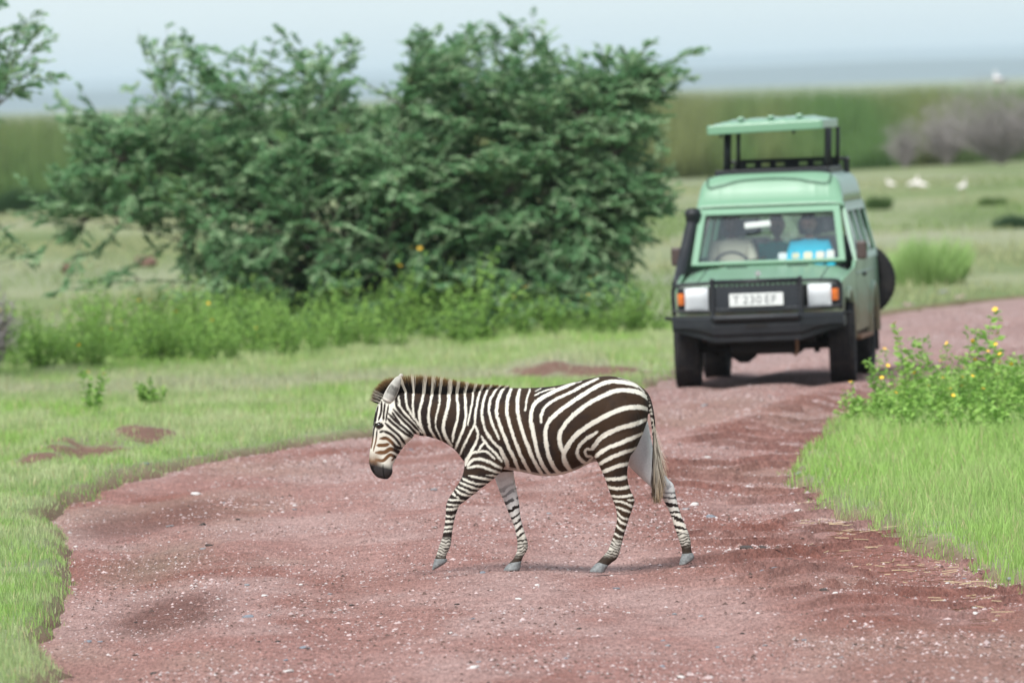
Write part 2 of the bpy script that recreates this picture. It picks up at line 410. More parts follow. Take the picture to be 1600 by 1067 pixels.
nh = S([((930, 640), (1000, 640), -.08, .05), ((922, 668), (1005, 664), -.100, .090), ((924, 692), (995, 690), -.110, .096), ((929, 712), (987, 706), -.115, .088), ((937, 729), (982, 722), -.118, .074), ((945, 747), (979.8, 741), -.120, .058), ((951.5, 766), (983.5, 761), -.120, .046), ((957, 780), (991, 778.5), -.120, .038),
        ((962, 794), (989, 790.5), -.120, .034), ((963.5, 810), (981.8, 811.5), -.120, .028), ((960.7, 826), (976.8, 828), -.120, .025), ((955.8, 841.5), (972.6, 843.7), -.120, .026), ((950, 857), (968.6, 859), -.120, .028), ((941.5, 867.5), (964, 871), -.120, .026), ((935, 874.5), (955, 878), -.120, .025), ((930.5, 879), (948, 884), -.120, .028), ((928, 882), (946, 887), -.120, .026)])
fh = S([((945, 650), (1005, 640), .08, .05), ((950, 680), (1013, 662), .095, .086), ((962, 704), (1019, 692), .105, .090), ((976, 722), (1024, 713), .108, .074), ((992, 738), (1033, 731), .110, .056), ((1012, 757), (1043, 747.5), .110, .042), ((1028, 771), (1052.5, 757), .110, .036), ((1036, 781), (1055.8, 771), .110, .034),
        ((1042.5, 793), (1060, 791), .110, .029), ((1048.5, 806), (1065, 806), .110, .026), ((1054, 824), (1072, 823), .110, .025), ((1059, 838), (1077.5, 836), .110, .027), ((1063, 850), (1080, 849), .110, .027), ((1065.8, 860), (1080.5, 858), .110, .023), ((1066, 866), (1082.5, 865), .110, .025), ((1065.5, 869), (1084, 869), .110, .027)])
tailc = S([((1002, 604), (1000, 622), 0, .03), ((1011, 612), (1004, 622), 0, .024), ((1016.5, 622), (1009.5, 628), 0, .021), ((1020.5, 636), (1013.5, 638), 0, .018), ((1023.5, 655), (1016.5, 656), 0, .016), ((1025, 675), (1018.5, 675), 0, .014), ((1026, 695), (1020.5, 695), 0, .011), ((1027, 715), (1023, 715), 0, .008)])
def blob(px, py, dc, rx, ry, rz, ang=0):
    bm_ = bmesh.new(); bmesh.ops.create_icosphere(bm_, subdivisions=3, radius=1)
    c = zp(px, py); V = []
    for v in bm_.verts:
        x, y, z = v.co.x * rx, v.co.y * ry, v.co.z * rz
        ca, sa = math.cos(ang), math.sin(ang)
        V.append((c[0] + x * ca - z * sa, dc + y, c[1] + x * sa + z * ca))
    F = [tuple(v.index for v in f.verts) for f in bm_.faces]; bm_.free(); return V, F
parts = [loft(resample(torso, 60), 40, 2.25), loft(resample(neck, 40), 36, 2.15), loft(resample(head, 60), 36, 2.4)]
LEGS = {'nf': resample(nf, 70), 'ff': resample(ff, 70), 'nh': resample(nh, 70), 'fh': resample(fh, 70)}
for k in LEGS: parts.append(loft(LEGS[k], 22, 2.1))
parts.append(loft(resample(tailc, 30), 14, 2))
for sgn in (-1, 1):
    parts.append(blob(752, 672, sgn * .125, .12, .055, .17, -.35))      # shoulder
    parts.append(blob(958, 655, sgn * .135, .16, .075, .17, .2))        # haunch
    parts.append(blob(629, 676, sgn * .052, .05, .032, .058, .5))       # cheek
    parts.append(blob(592.5, 660, sgn * .064, .030, .016, .022, .4))    # brow
    parts.append(blob(581.5, 724, sgn * .040, .016, .014, .024, .3))    # nostril
    parts.append(blob(757, 700, sgn * .1, .07, .04, .08, 0))
VV = []; FF = []
for (v, f) in parts:
    o_ = len(VV); VV += [tuple(p) for p in v]; FF += [tuple(i + o_ for i in q) for q in f]
me0 = new_mesh('zebra_raw', np.array(VV), FF)
tmp = add('zebra_raw', me0)
md = tmp.modifiers.new('r', 'REMESH'); md.mode = 'VOXEL'; md.voxel_size = .0055; md.adaptivity = 0
ms = tmp.modifiers.new('s', 'SMOOTH'); ms.factor = .5; ms.iterations = 7
dg = bpy.context.evaluated_depsgraph_get(); dg.update()
ev = tmp.evaluated_get(dg); mb = bpy.data.meshes.new_from_object(ev)
bpy.data.objects.remove(tmp, do_unlink=True)
nV = len(mb.vertices); co = np.empty(nV * 3, np.float32); mb.vertices.foreach_get('co', co); co = co.reshape(-1, 3)
nrm = np.empty(nV * 3, np.float32); mb.vertices.foreach_get('normal', nrm); nrm = nrm.reshape(-1, 3)

# --- stripes: traced coat pattern, laid on both flanks alike
XZ = co[:, [0, 2]].astype(float); DEP = co[:, 1]
def seg_d(P, pts):
    d = np.full(len(P), 1e9); tt = np.zeros(len(P)); n = len(pts)
    for i in range(n - 1):
        a, b = pts[i], pts[i + 1]; ab = b - a; t = np.clip(((P - a) @ ab) / (ab @ ab), 0, 1)
        e = P - a - t[:, None] * ab; q = np.sqrt((e * e).sum(1)); m_ = q < d
        d = np.where(m_, q, d); tt = np.where(m_, (i + t) / (n - 1), tt)
    return d, tt
MPX = 1 / (FPX / ZY)                     # metres per photo pixel at the zebra
def stripes(P, lst, conv, k, taper=.25, wscale=.84):
    """field: >0 inside a stripe"""
    f = np.full(len(P), -1.0)
    for (pts, w_) in lst:
        q = np.array([zp(*conv(*p)) for p in pts])
        if len(q) > 2: q = catmull(q, len(q) * 4)
        bb = ((P > q.min(0) - .04) & (P < q.max(0) + .04)).all(1)
        if not bb.any(): continue
        d, t = seg_d(P[bb], q)
        hw = w_ * wscale / k * MPX * .5 * np.where((t < .12) | (t > .88), 1 - taper * np.clip(np.maximum(.12 - t, t - .88) / .12, 0, 1), 1)
        f[bb] = np.maximum(f[bb], (hw - d) / .0022)
    return f
k1 = 5.3333; k3 = 5.0794
W1 = [([(392, 310), (398, 390), (440, 455), (500, 520), (545, 575), (585, 615)], 20), ([(453, 190), (448, 290), (456, 380), (492, 455), (545, 530), (580, 580)], 22), ([(520, 195), (512, 300), (508, 400), (520, 485)], 22),
      ([(595, 190), (598, 285), (574, 385), (560, 460), (572, 545), (598, 605), (612, 650)], 27), ([(660, 210), (668, 285), (650, 385), (638, 480), (648, 570), (680, 640), (722, 700)], 26),
      ([(735, 230), (730, 300), (726, 380), (706, 460), (692, 535)], 20), ([(695, 555), (712, 600), (740, 665), (762, 715)], 14), ([(800, 200), (808, 300), (800, 400), (772, 500), (762, 580), (784, 655), (830, 725)], 36), ([(875, 240), (875, 320), (886, 420), (876, 520), (850, 600), (838, 690)], 27),
      ([(940, 260), (945, 370), (950, 470), (932, 570), (898, 655), (862, 750)], 28), ([(1008, 250), (1004, 340), (988, 440), (965, 545)], 20), ([(1068, 270), (1042, 370), (1030, 470), (1018, 550), (978, 630), (935, 715), (900, 800)], 24),
      ([(1025, 550), (1052, 610), (1036, 690), (1000, 755), (962, 820), (935, 870)], 27), ([(1132, 250), (1095, 350), (1084, 450), (1096, 540), (1132, 625), (1184, 695), (1240, 755), (1262, 830)], 27), ([(1210, 245), (1160, 320), (1141, 400), (1153, 490), (1185, 575), (1226, 665)], 27),
      ([(1265, 240), (1220, 330), (1204, 430), (1224, 520), (1262, 625), (1302, 720), (1350, 825), (1396, 940)], 36), ([(1325, 250), (1299, 330), (1289, 430), (1310, 535), (1346, 645), (1392, 765), (1442, 875), (1500, 980)], 36), ([(1395, 255), (1378, 340), (1380, 430), (1402, 545), (1442, 665), (1494, 795), (1545, 900), (1600, 985)], 38),
      ([(1482, 255), (1460, 325), (1440, 425)], 20), ([(1080, 640), (1112, 692), (1156, 745), (1206, 795), (1250, 850)], 24), ([(1100, 690), (1070, 732), (1050, 768)], 24), ([(1050, 770), (1108, 764), (1150, 790), (1190, 826)], 20), ([(1050, 770), (1000, 782), (965, 835), (945, 885)], 26),
      ([(965, 885), (1000, 842), (1060, 828), (1140, 852), (1245, 905)], 32), ([(965, 905), (1050, 886), (1140, 915), (1230, 945)], 27), ([(1235, 740), (1262, 800), (1290, 860), (1300, 900)], 44)]
W2 = [([(190, 302), (260, 270), (355, 243)], 13), ([(195, 268), (240, 247)], 7), ([(515, 205), (380, 258), (268, 312), (188, 372), (158, 455), (166, 560), (190, 685), (220, 800), (268, 905), (340, 985)], 38), ([(715, 165), (600, 218), (480, 280), (350, 340), (270, 402), (242, 470), (240, 525)], 28),
      ([(1040, 228), (950, 198), (820, 188), (720, 220), (600, 290), (480, 368), (380, 440), (302, 520), (276, 610), (286, 720), (312, 825), (365, 920), (430, 975)], 40), ([(1128, 330), (1060, 280), (960, 260), (860, 265), (740, 312), (600, 392), (500, 472), (424, 560), (392, 640), (402, 720), (432, 785)], 42),
      ([(1150, 430), (1060, 402), (960, 404), (860, 432), (740, 492), (620, 560), (520, 640), (462, 720), (430, 790), (448, 870), (500, 945)], 48), ([(1110, 510), (1020, 540), (900, 572), (800, 612), (732, 660), (690, 712), (668, 745)], 46), ([(705, 605), (650, 640), (590, 682), (547, 742), (548, 805), (590, 856), (640, 880)], 34), ([(655, 750), (620, 745), (604, 775), (625, 810), (660, 810)], 26),
      ([(1085, 625), (1000, 655), (900, 695), (800, 735), (730, 780), (695, 815)], 40), ([(1030, 745), (930, 775), (830, 812), (760, 850), (722, 875)], 38), ([(985, 865), (890, 885), (800, 920), (745, 945)], 38), ([(1105, 285), (1035, 215), (960, 175), (880, 155)], 9), ([(580, 186), (490, 214)], 7), ([(330, 965), (430, 950), (540, 935), (620, 880), (670, 820)], 30)]
W4 = [([(520, 222), (420, 237), (322, 238)], 31), ([(530, 298), (440, 312), (345, 300)], 28), ([(555, 362), (460, 378), (375, 372)], 22), ([(580, 405), (515, 405)], 14), ([(395, 412), (460, 418), (510, 440), (565, 465)], 19), ([(400, 455), (465, 475), (550, 512)], 18), ([(425, 500), (470, 545), (530, 562)], 19), ([(425, 545), (460, 585), (515, 602)], 19), ([(415, 600), (460, 640), (500, 652)], 17), ([(398, 662), (440, 690), (490, 702)], 15), ([(380, 700), (430, 730), (485, 740)], 13)]
W3 = [([(455, 170), (540, 180), (620, 202), (700, 218)], 20), ([(445, 198), (520, 220), (600, 236), (665, 248)], 22), ([(420, 232), (480, 260), (540, 276), (610, 278)], 18), ([(400, 265), (460, 290), (510, 310), (580, 315)], 18), ([(385, 300), (440, 325), (490, 345), (545, 345)], 16), ([(365, 318), (420, 360), (500, 372)], 17), ([(335, 352), (392, 390)], 12), ([(345, 340), (372, 380)], 9), ([(305, 402), (370, 405), (445, 411)], 16), ([(295, 440), (360, 446), (415, 446)], 16), ([(285, 480), (345, 475), (400, 464)], 18), ([(280, 525), (330, 536), (385, 514)], 18), ([(275, 572), (320, 575), (365, 569)], 22), ([(265, 620), (310, 618), (360, 612)], 20), ([(258, 660), (300, 650), (355, 650)], 15)]
HD = [([(278, 535), (335, 588), (395, 640), (445, 712)], 17), ([(292, 490), (350, 545), (430, 610), (500, 655)], 17), ([(305, 455), (370, 522), (450, 588), (512, 645)], 16), ([(335, 445), (372, 500), (402, 540)], 14), ([(345, 420), (420, 505), (490, 575), (540, 632)], 17), ([(385, 400), (420, 460), (480, 520), (565, 606)], 17), ([(365, 330), (375, 400), (420, 470)], 15),
      ([(262, 600), (320, 625), (368, 670), (408, 725)], 17), ([(232, 612), (262, 600)], 13), ([(235, 665), (290, 662), (335, 700), (372, 735), (425, 748)], 20), ([(210, 722), (260, 720), (308, 710)], 21), ([(200, 782), (270, 778), (320, 752), (370, 768), (400, 792)], 24), ([(198, 838), (260, 848), (318, 800), (372, 830)], 19), ([(330, 850), (352, 825)], 10),
      ([(248, 355), (243, 440), (222, 515)], 13), ([(275, 368), (266, 450), (262, 512)], 13), ([(305, 385), (290, 470), (284, 520)], 11), ([(218, 395), (203, 470), (196, 530)], 11), ([(196, 440), (186, 520), (178, 560)], 10), ([(210, 590), (200, 680), (178, 770)], 9), ([(184, 580), (172, 680), (160, 750)], 9), ([(172, 600), (163, 690)], 6), ([(196, 535), (180, 600)], 10)]
# nearest skeleton piece decides which pattern a point takes
def near_part(st):
    c = np.array([[(a[0] + b[0]) / 2, dc, (a[1] + b[1]) / 2] for (a, b, dc, hw) in st]); r = np.array([max(np.linalg.norm(a - b) / 2, hw) for (a, b, dc, hw) in st])
    d = np.full(len(co), 1e9); da = np.full(len(co), 1e9); ti = np.zeros(len(co)); n = len(c)
    for i in range(n - 1):
        ab = c[i + 1] - c[i]; t = np.clip(((co - c[i]) @ ab) / (ab @ ab), 0, 1)
        l = np.linalg.norm(co - c[i] - t[:, None] * ab, axis=1); m_ = l < da; da = np.where(m_, l, da); ti = np.where(m_, (i + t) / (n - 1), ti)
        d = np.minimum(d, l - r[i])
    return d, ti
leg_d = {k: near_part(v) for k, v in LEGS.items()}
wob = np.stack([fbm(XZ[:, 0] * 30 + DEP * 20, XZ[:, 1] * 30, 3) - .5, fbm(XZ[:, 0] * 30, XZ[:, 1] * 30 + DEP * 20, 9) - .5], 1) * .007
P = XZ + wob + rng.normal(0, .0014, XZ.shape)
fW = np.maximum.reduce([stripes(P, W1, z1, k1, wscale=.72), stripes(P, W2, z2, k1, wscale=.80)])
PXY = np.stack([830 + (XZ[:, 0]) * 0, XZ[:, 1]], 1)
white = np.array([.62, .59, .51]); dark = np.array([.017, .011, .009]); brown = np.array([.036, .020, .011])
bn = fbm(XZ[:, 0] * 9, XZ[:, 1] * 9, 77)
body_dark = dark + (brown - dark) * np.clip((bn - .35) * 3 + np.clip((XZ[:, 0] + .2) * 1.2, -.6, .5), 0, 1)[:, None]
def blend(f): return np.clip(f * .5 + .5, 0, 1)[:, None]
colr = body_dark + (white - body_dark) * blend(fW)
# pale belly line and inner sides
bel = np.clip((-nrm[:, 2] - .80) * 6, 0, 1) * np.clip((np.abs(DEP) < .10) * 1.0, 0, 1) * (XZ[:, 1] > zp(830, 760)[1]) * (XZ[:, 0] > zp(730, 700)[0])
colr = colr + (np.array([.62, .58, .52]) - colr) * bel[:, None] * .8
# legs
def leg_y(py): return zp(830, py)[1]
def apply(mask, c): 
    global colr
    colr = np.where(mask[:, None], c, colr)
m_nf = (leg_d['nf'][0] < leg_d['ff'][0]) & (leg_d['nf'][0] < .012) & (DEP < -.02) & (XZ[:, 1] < zp(740, 741)[1]) & (XZ[:, 0] < zp(800, 700)[0])
m_ff = (leg_d['ff'][0] < leg_d['nf'][0]) & (leg_d['ff'][0] < .012) & (DEP > .02) & (XZ[:, 1] < zp(790, 738)[1]) & (XZ[:, 0] < zp(860, 700)[0])
m_nh = (leg_d['nh'][0] < leg_d['fh'][0]) & (leg_d['nh'][0] < .012) & (DEP < -.02) & (XZ[:, 1] < zp(955, 738)[1]) & (XZ[:, 0] > zp(890, 700)[0])
m_fh = (leg_d['fh'][0] < leg_d['nh'][0] + .02) & (leg_d['fh'][0] < .014) & (DEP > .01) & (XZ[:, 1] < zp(1000, 640)[1]) & (XZ[:, 0] > zp(940, 700)[0]) & ((nrm[:, 1] < .3) | (XZ[:, 1] < zp(1000, 735)[1]))
def leg_low(c, py0, py1, pyb, seed, slant=0.0):
    hgt = XZ[:, 1] + slant * XZ[:, 0] + (fbm(XZ[:, 0] * 40 + DEP * 30, XZ[:, 1] * 40, seed) - .5) * .030
    f = np.sin(hgt / .0185 * 2 * math.pi) * 1.5
    lo = dark * 1.1 + (white * .8 - dark) * blend(f)
    k = np.clip((leg_y(py0) - XZ[:, 1]) / (leg_y(py0) - leg_y(py1)), 0, 1)[:, None]
    c = c + (lo - c) * k
    k2 = np.clip((leg_y(pyb) - XZ[:, 1] + (bn - .5) * .03) / .03, 0, 1)[:, None]
    return c + (np.array([.035, .025, .018]) - c) * k2
c_nf = dark + (white - dark) * blend(stripes(P, W3, z3, k3)); c_nf = leg_low(c_nf, 832, 837, 858, 5, .2)
c_nh = body_dark + (white - body_dark) * blend(stripes(P, W4, z4, k3)); c_nh = leg_low(c_nh, 846, 850, 868, 6, .5)
apply(m_nf, c_nf); apply(m_nh, c_nh)
# far legs show their pale inner faces with dark bars that fade out
inner = np.clip((-nrm[:, 1] + .15) * 1.6, 0, 1)
greyw = np.array([.66, .66, .66])
def far_leg(key, t_pale, per, slant, seed, tb, lo0):
    t = leg_d[key][1]
    tt = t + slant * (XZ[:, 0] - XZ[:, 0].mean()) + (fbm(XZ[:, 0] * 20, XZ[:, 1] * 20, seed) - .5) * .04
    f = np.where((tt / per) % 1.0 < .60, 1, -1) * 1.0
    edge_bar = (fbm(XZ[:, 0] * 25 + 7, XZ[:, 1] * 25, seed + 3) < .68)
    c = np.where(((f < 0) & (edge_bar | (t > .62)))[:, None], dark * 1.15, greyw + (white - greyw) * np.clip((t - .3) * 3, 0, 1)[:, None])
    k = (np.clip((t_pale - t) / .16, 0, 1) * inner)[:, None]
    c = c + (greyw * .92 - c) * k
    return leg_low(c, lo0, lo0 + 5, tb, seed, -.15)
apply(m_ff, far_leg('ff', .40, .050, .25, 21, 866, 838)); apply(m_fh, far_leg('fh', .50, .042, -.5, 25, 856, 838))
# inner faces of the near legs
for m_, key in ((m_nf, 'nf'), (m_nh, 'nh')):
    pass
# tail: fine cross bars
tl_d, tl_t = near_part(resample(tailc, 40))
m_t = (tl_d < .012) & (XZ[:, 0] > zp(1010.5, 620)[0]) & (XZ[:, 1] < zp(1010, 614)[1])
tb_ = np.where(((tl_t + (fbm(XZ[:, 0] * 60, XZ[:, 1] * 60, 4) - .5) * .05) / .062) % 1 < .5, 1, 0)[:, None]
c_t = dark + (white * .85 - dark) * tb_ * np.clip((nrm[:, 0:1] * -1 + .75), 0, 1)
mt_ = m_t & (np.abs(DEP) < .03)
colr = np.where(mt_[:, None], c_t, colr)
# dark stripe along the spine
spine = (nrm[:, 2] > .93) & (np.abs(DEP) < .016) & (XZ[:, 0] > zp(760, 600)[0]) & (XZ[:, 0] < zp(1000, 600)[0])
colr = np.where(spine[:, None], body_dark, colr)
# head
hd_ = np.array([zp(*z1(*p)) for p in [(360, 300), (380, 370), (470, 470), (560, 585), (560, 640), (480, 760), (350, 1040), (80, 1040), (80, 560), (150, 330), (240, 280)]])
def in_poly(P, poly):
    ins = np.zeros(len(P), bool); n = len(poly)
    for i in range(n):
        a, b = poly[i], poly[(i + 1) % n]
        if a[1] == b[1]: continue
        c = ((a[1] > P[:, 1]) != (b[1] > P[:, 1])); xi = (b[0] - a[0]) * (P[:, 1] - a[1]) / (b[1] - a[1]) + a[0]
        ins ^= c & (P[:, 0] < xi)
    return ins
m_h = in_poly(XZ, hd_)
fH = stripes(XZ + wob * .35, HD, z1, k1, .55, 1.5)
zz = lambda u, v: zp(*z1(u, v))
hb = np.clip((zz(0, 640)[1] - XZ[:, 1]) / .03, 0, 1) * np.clip((zz(330, 0)[0] - XZ[:, 0]) / .02, 0, 1)      # the muzzle bars are brown
hdark = dark + (np.array([.13, .062, .028]) - dark) * hb[:, None]
hcol = white * 1.03 + (hdark - white * 1.03) * blend(fH)
mz_front = np.clip((zz(200, 0)[0] - XZ[:, 0]) / .04 + .5, 0, 1) * np.clip((zz(0, 745)[1] - XZ[:, 1] + (bn - .5) * .06) / .065, 0, 1)
hcol = hcol + (np.array([.15, .082, .045]) - hcol) * mz_front[:, None]
# axis across the muzzle: black lips and nose
ax_a, ax_b = zz(130, 850), zz(345, 895)
nn = np.array([-(ax_b - ax_a)[1], (ax_b - ax_a)[0]]); nn /= np.linalg.norm(nn)
dm = -(XZ - ax_a) @ nn + (bn - .5) * .01
hcol = hcol + (np.array([.034, .030, .029]) - hcol) * np.clip((dm + .012) / .034, 0, 1)[:, None]
fM = stripes(XZ, [([(258, 880), (262, 950), (274, 1005)], 9), ([(160, 905), (172, 935), (182, 950)], 22)], z1, k1, .5, 1.0)
hcol = hcol + (np.array([.006, .005, .005]) - hcol) * blend(fM)
ey = zz(228, 556); de = np.sqrt(((XZ[:, 0] - ey[0]) / .0185) ** 2 + ((XZ[:, 1] - ey[1]) / .0135) ** 2)
hcol = np.where(((de < 1.45))[:, None], np.array([.016, .012, .010]), hcol)
colr = np.where(m_h[:, None], hcol, colr)
# hair-fine variation
colr = np.clip(colr * (1 + (rng.random(nV)[:, None] - .5) * .16), .004, .9)
a_ = mb.color_attributes.new('Col', 'FLOAT_COLOR', 'POINT'); c4 = np.ones((nV, 4), np.float32); c4[:, :3] = colr; a_.data.foreach_set('color', c4.ravel())
mb.polygons.foreach_set('use_smooth', np.ones(len(mb.polygons), bool)); mb.materials.clear()
m_coat = attr_mat('zebra_coat', .7, .12)
nb = noise_node(m_coat, 420, 2, .6, mapscale=(1, 1, .35)); bump(m_coat, nb.outputs[0], .35, .004)
mb.materials.append(m_coat)
body = add('body', mb, zebra)

# --- hooves
m_hoof = mat('hoof_horn', (.17, .18, .18), .55, spec=.35); hn_ = noise_node(m_hoof, 60, 4); L(m_hoof, ramp(m_hoof, hn_.outputs[0], [(.3, (.10, .105, .105)), (.7, (.22, .235, .235))]).outputs[0], BS(m_hoof).inputs['Base Color'])
def hoof(st):
    v, f = loft(resample(S(st), 14), 20, 2.2); add('hoof', new_mesh('hoof', np.array(v), f, True, None, [m_hoof]), zebra)
hoof([((679.5, 871.5), (698.5, 871.5), -.117, .030), ((678, 877), (697.5, 877), -.117, .033), ((676, 884), (689, 883), -.117, .028), ((675.2, 889.5), (678.5, 888.5), -.117, .014)])
hoof([((797, 880), (815, 877.5), .105, .029), ((792, 884), (814, 882), .105, .034), ((788.5, 888.5), (813.5, 887), .105, .038), ((786.5, 892), (812, 891.5), .105, .040)])
hoof([((934, 876.5), (950, 881.5), -.120, .029), ((928.5, 881), (948.5, 885), -.120, .034), ((923.5, 887), (946, 888.5), -.120, .038), ((920.5, 891.5), (944, 893), -.120, .040)])
hoof([((1066, 866), (1082.5, 864.5), .110, .028), ((1064.5, 871), (1085, 870), .110, .033), ((1062.5, 878), (1083, 876), .110, .036), ((1061.5, 883.5), (1075, 882), .110, .034)])

# --- ears: cupped leaves of skin
m_ear = attr_mat('ear_fur', .8, .15)
def ear(px0, py0, px1, py1, dep, wid, name='ear', lean=0.0):
    a = zp(px0, py0); b = zp(px1, py1); n, k = 16, 11; V = []; C = []
    ax = (b - a); ln = np.linalg.norm(ax); ax /= ln; pr = np.array([-ax[1], ax[0]])
    for i in range(n):
        t = i / (n - 1); wv = wid * (math.sin(math.pi * min(1, .18 + t * .82) ** .9) ** .5) * (1 - .25 * t) + .004
        for j in range(k):
            s_ = (j / (k - 1) - .5) * 2
            off = pr * (wv * math.sin(s_ * 1.35)); dp = -wv * .95 * math.cos(s_ * 1.35) + wv * .4
            p = a + ax * ln * t + off
            V.append((p[0], dep + dp * 1 + lean * t, p[1]))
            e = abs(s_) > .78
            c = np.array([.36, .35, .32]) if t > .12 else np.array([.55, .52, .47])
            if .30 < t < .62: c = c * (.35 + .25 * random.random())
            if t > .93: c = np.array([.40, .38, .34])
            if e: c = np.array([.46, .44, .39])
            C.append(c * (.85 + .3 * random.random()))
    idx = np.arange(n * k).reshape(n, k); F = np.stack([idx[:-1, :-1], idx[:-1, 1:], idx[1:, 1:], idx[1:, :-1]], -1).reshape(-1, 4)
    o = add(name, new_mesh(name, np.array(V), F, True, np.array(C), [m_ear]), zebra)
    sd_ = o.modifiers.new('s', 'SOLIDIFY'); sd_.thickness = .005
    return o
ear(605, 627, 624, 588.5, -.050, .033, lean=-.02); ear(613, 624, 627.5, 585, .040, .018, lean=.02)
# --- eyes
m_eye = mat('eye', (.01, .007, .005), .08, spec=.7)
BVZ = BVHTree.FromObject(body, bpy.context.evaluated_depsgraph_get())
for s_ in (-1, 1):
    bm_ = bmesh.new(); bmesh.ops.create_uvsphere(bm_, u_segments=20, v_segments=12, radius=.021)
    me_ = bpy.data.meshes.new('eye'); bm_.to_mesh(me_); bm_.free(); me_.materials.append(m_eye)
    for p in me_.polygons: p.use_smooth = True
    e_ = zp(592.6, 664); ehit = BVZ.ray_cast(Vector((e_[0], s_ * .5, e_[1])), Vector((0, -s_, 0)))[0]
    add('eye', me_, zebra, (e_[0], (ehit.y if ehit else s_ * .07) - s_ * .0125, e_[1]))

# --- hair: mane, forelock, tail tuft
def hair(name, roots, tips, wid, croot, ctip, bend, mat_, seg=4):
    n = len(roots); V = np.zeros((n, seg * 2 + 1, 3), np.float32); C = np.zeros((n, seg * 2 + 1, 3), np.float32)
    side = np.stack([rng.normal(0, 1, n), rng.normal(0, .4, n), rng.normal(0, .3, n)], 1); side /= np.linalg.norm(side, axis=1)[:, None]
    for i in range(seg):
        t = i / seg; p = roots * (1 - t) + tips * t + bend * (t * t - t)
        V[:, i * 2] = p - side * (wid * (1 - .6 * t))[:, None]; V[:, i * 2 + 1] = p + side * (wid * (1 - .6 * t))[:, None]
        tc_ = max(0, (t - .70) / .30); c = croot * (1 - tc_) + ctip * tc_; C[:, i * 2] = c; C[:, i * 2 + 1] = c
    V[:, -1] = tips; C[:, -1] = ctip
    b = (np.arange(n) * (seg * 2 + 1))[:, None]; F = []
    for i in range(seg - 1):
        q = i * 2; F.append(np.hstack([b + q, b + q + 1, b + q + 3])); F.append(np.hstack([b + q, b + q + 3, b + q + 2]))
    q = (seg - 1) * 2; F.append(np.hstack([b + q, b + q + 1, b + q + 2]))
    return add(name, new_mesh(name, V.reshape(-1, 3), np.vstack(F), False, C.reshape(-1, 3), [mat_]), zebra)
m_hair = attr_mat('mane_hair', .7, .2, .15)
crest = catmull([zp(*p) for p in [(600, 632), (604, 620), (612, 614), (626, 613), (650, 616), (680, 617), (710, 617), (738, 615), (760, 610), (790, 606)]], 200)
tipc = catmull([zp(*p) for p in [(577, 625), (582, 611), (591, 600), (606, 590), (650, 584), (683, 587.5), (713, 593), (744, 599), (768, 601), (798, 604)]], 200)
n = 9000; u = rng.random(n) ** .92 * 199; iu = np.clip(u.astype(int), 0, 198); fu = (u - iu)[:, None]
r0 = crest[iu] * (1 - fu) + crest[iu + 1] * fu; t0 = tipc[iu] * (1 - fu) + tipc[iu + 1] * fu
lenf = (.62 + .42 * rng.random(n) ** .8)[:, None]; dep = rng.normal(0, .011, n)
tp = r0 + (t0 - r0) * lenf + rng.normal(0, .0045, (n, 2))
roots = np.stack([r0[:, 0], dep, r0[:, 1] - .006], 1); tips = np.stack([tp[:, 0], dep * 1.9 + rng.normal(0, .004, n), tp[:, 1]], 1)
mid = r0 * .9 + t0 * .1
fm = np.maximum(stripes(mid - np.array([0, .0]), W1, z1, k1), -1); isw = (fm > -.2)
fr = u < 30
isw = np.where(fr, (np.floor(u / 3.4) % 2 == 1), isw)
cr = np.where(isw[:, None], np.array([.60, .56, .48]), np.array([.009, .007, .006]))
ging = np.array([.23, .135, .055]) * (.7 + .7 * rng.random((n, 1))); blk = np.array([.05, .03, .016])
ct = np.where((fr)[:, None], blk * 1.2 + ging * .3, np.where(isw[:, None], np.array([.46, .37, .24]), ging * 1.15))
hair('mane', roots, tips, np.full(n, .0016), cr, ct, np.stack([rng.normal(0, .004, n), rng.normal(0, .003, n), np.zeros(n)], 1), m_hair, 5)
# tail tuft
n = 2600; tc = catmull([zp(*p) for p in [(1020.5, 655), (1021.5, 680), (1022.5, 700), (1024.5, 725)]], 60)
u = rng.random(n) ** .7; r0 = tc[np.clip((u * 59).astype(int), 0, 59)]
out = rng.normal(0, 1, n)
tipx = 1026.5 + 4.0 * out + 6 * np.abs(rng.normal(0, 1, n)) * (rng.random(n) > .7); tipy = 790 - 52 * (1 - u) * rng.random(n) - 26 * rng.random(n) ** 2.2 - np.clip((tipx - 1032) * 1.9, 0, 40)
T = np.array([zp(a, b) for a, b in zip(tipx, tipy)])
dep = rng.normal(0, .009, n)
roots = np.stack([r0[:, 0], dep, r0[:, 1]], 1); tips = np.stack([T[:, 0], dep * 2.2 + rng.normal(0, .008, n), T[:, 1]], 1)
drk = (rng.random(n) < np.clip(.55 - .35 * (tipx - 1024) / 8, .1, .9))
cr = np.where(drk[:, None], np.array([.03, .022, .018]), np.array([.50, .45, .37])); ct = np.where(drk[:, None], np.array([.06, .035, .02]), np.array([.36, .24, .13])) * (.7 + .6 * rng.random((n, 1)))
hair('tail_tuft', roots, tips, np.full(n, .0017), cr, ct, np.stack([-.006 + rng.normal(0, .006, n), rng.normal(0, .004, n), np.zeros(n)], 1), m_hair, 5)
# ================================================================== SAFARI VEHICLE (X: right in view, Y: towards its rear, Z: up; origin under the front axle)
vg = ground_at(1198, 600)
car = empty('safari_vehicle', (vg[0], vg[1], surf_z(vg[0], vg[1]) - .012), (0, R(-.15), R(-5.8)))
car.scale = (1, 1, .975)
tag(car, 'light green safari off-roader with raised pop-up roof driving on the red road', 'vehicle')

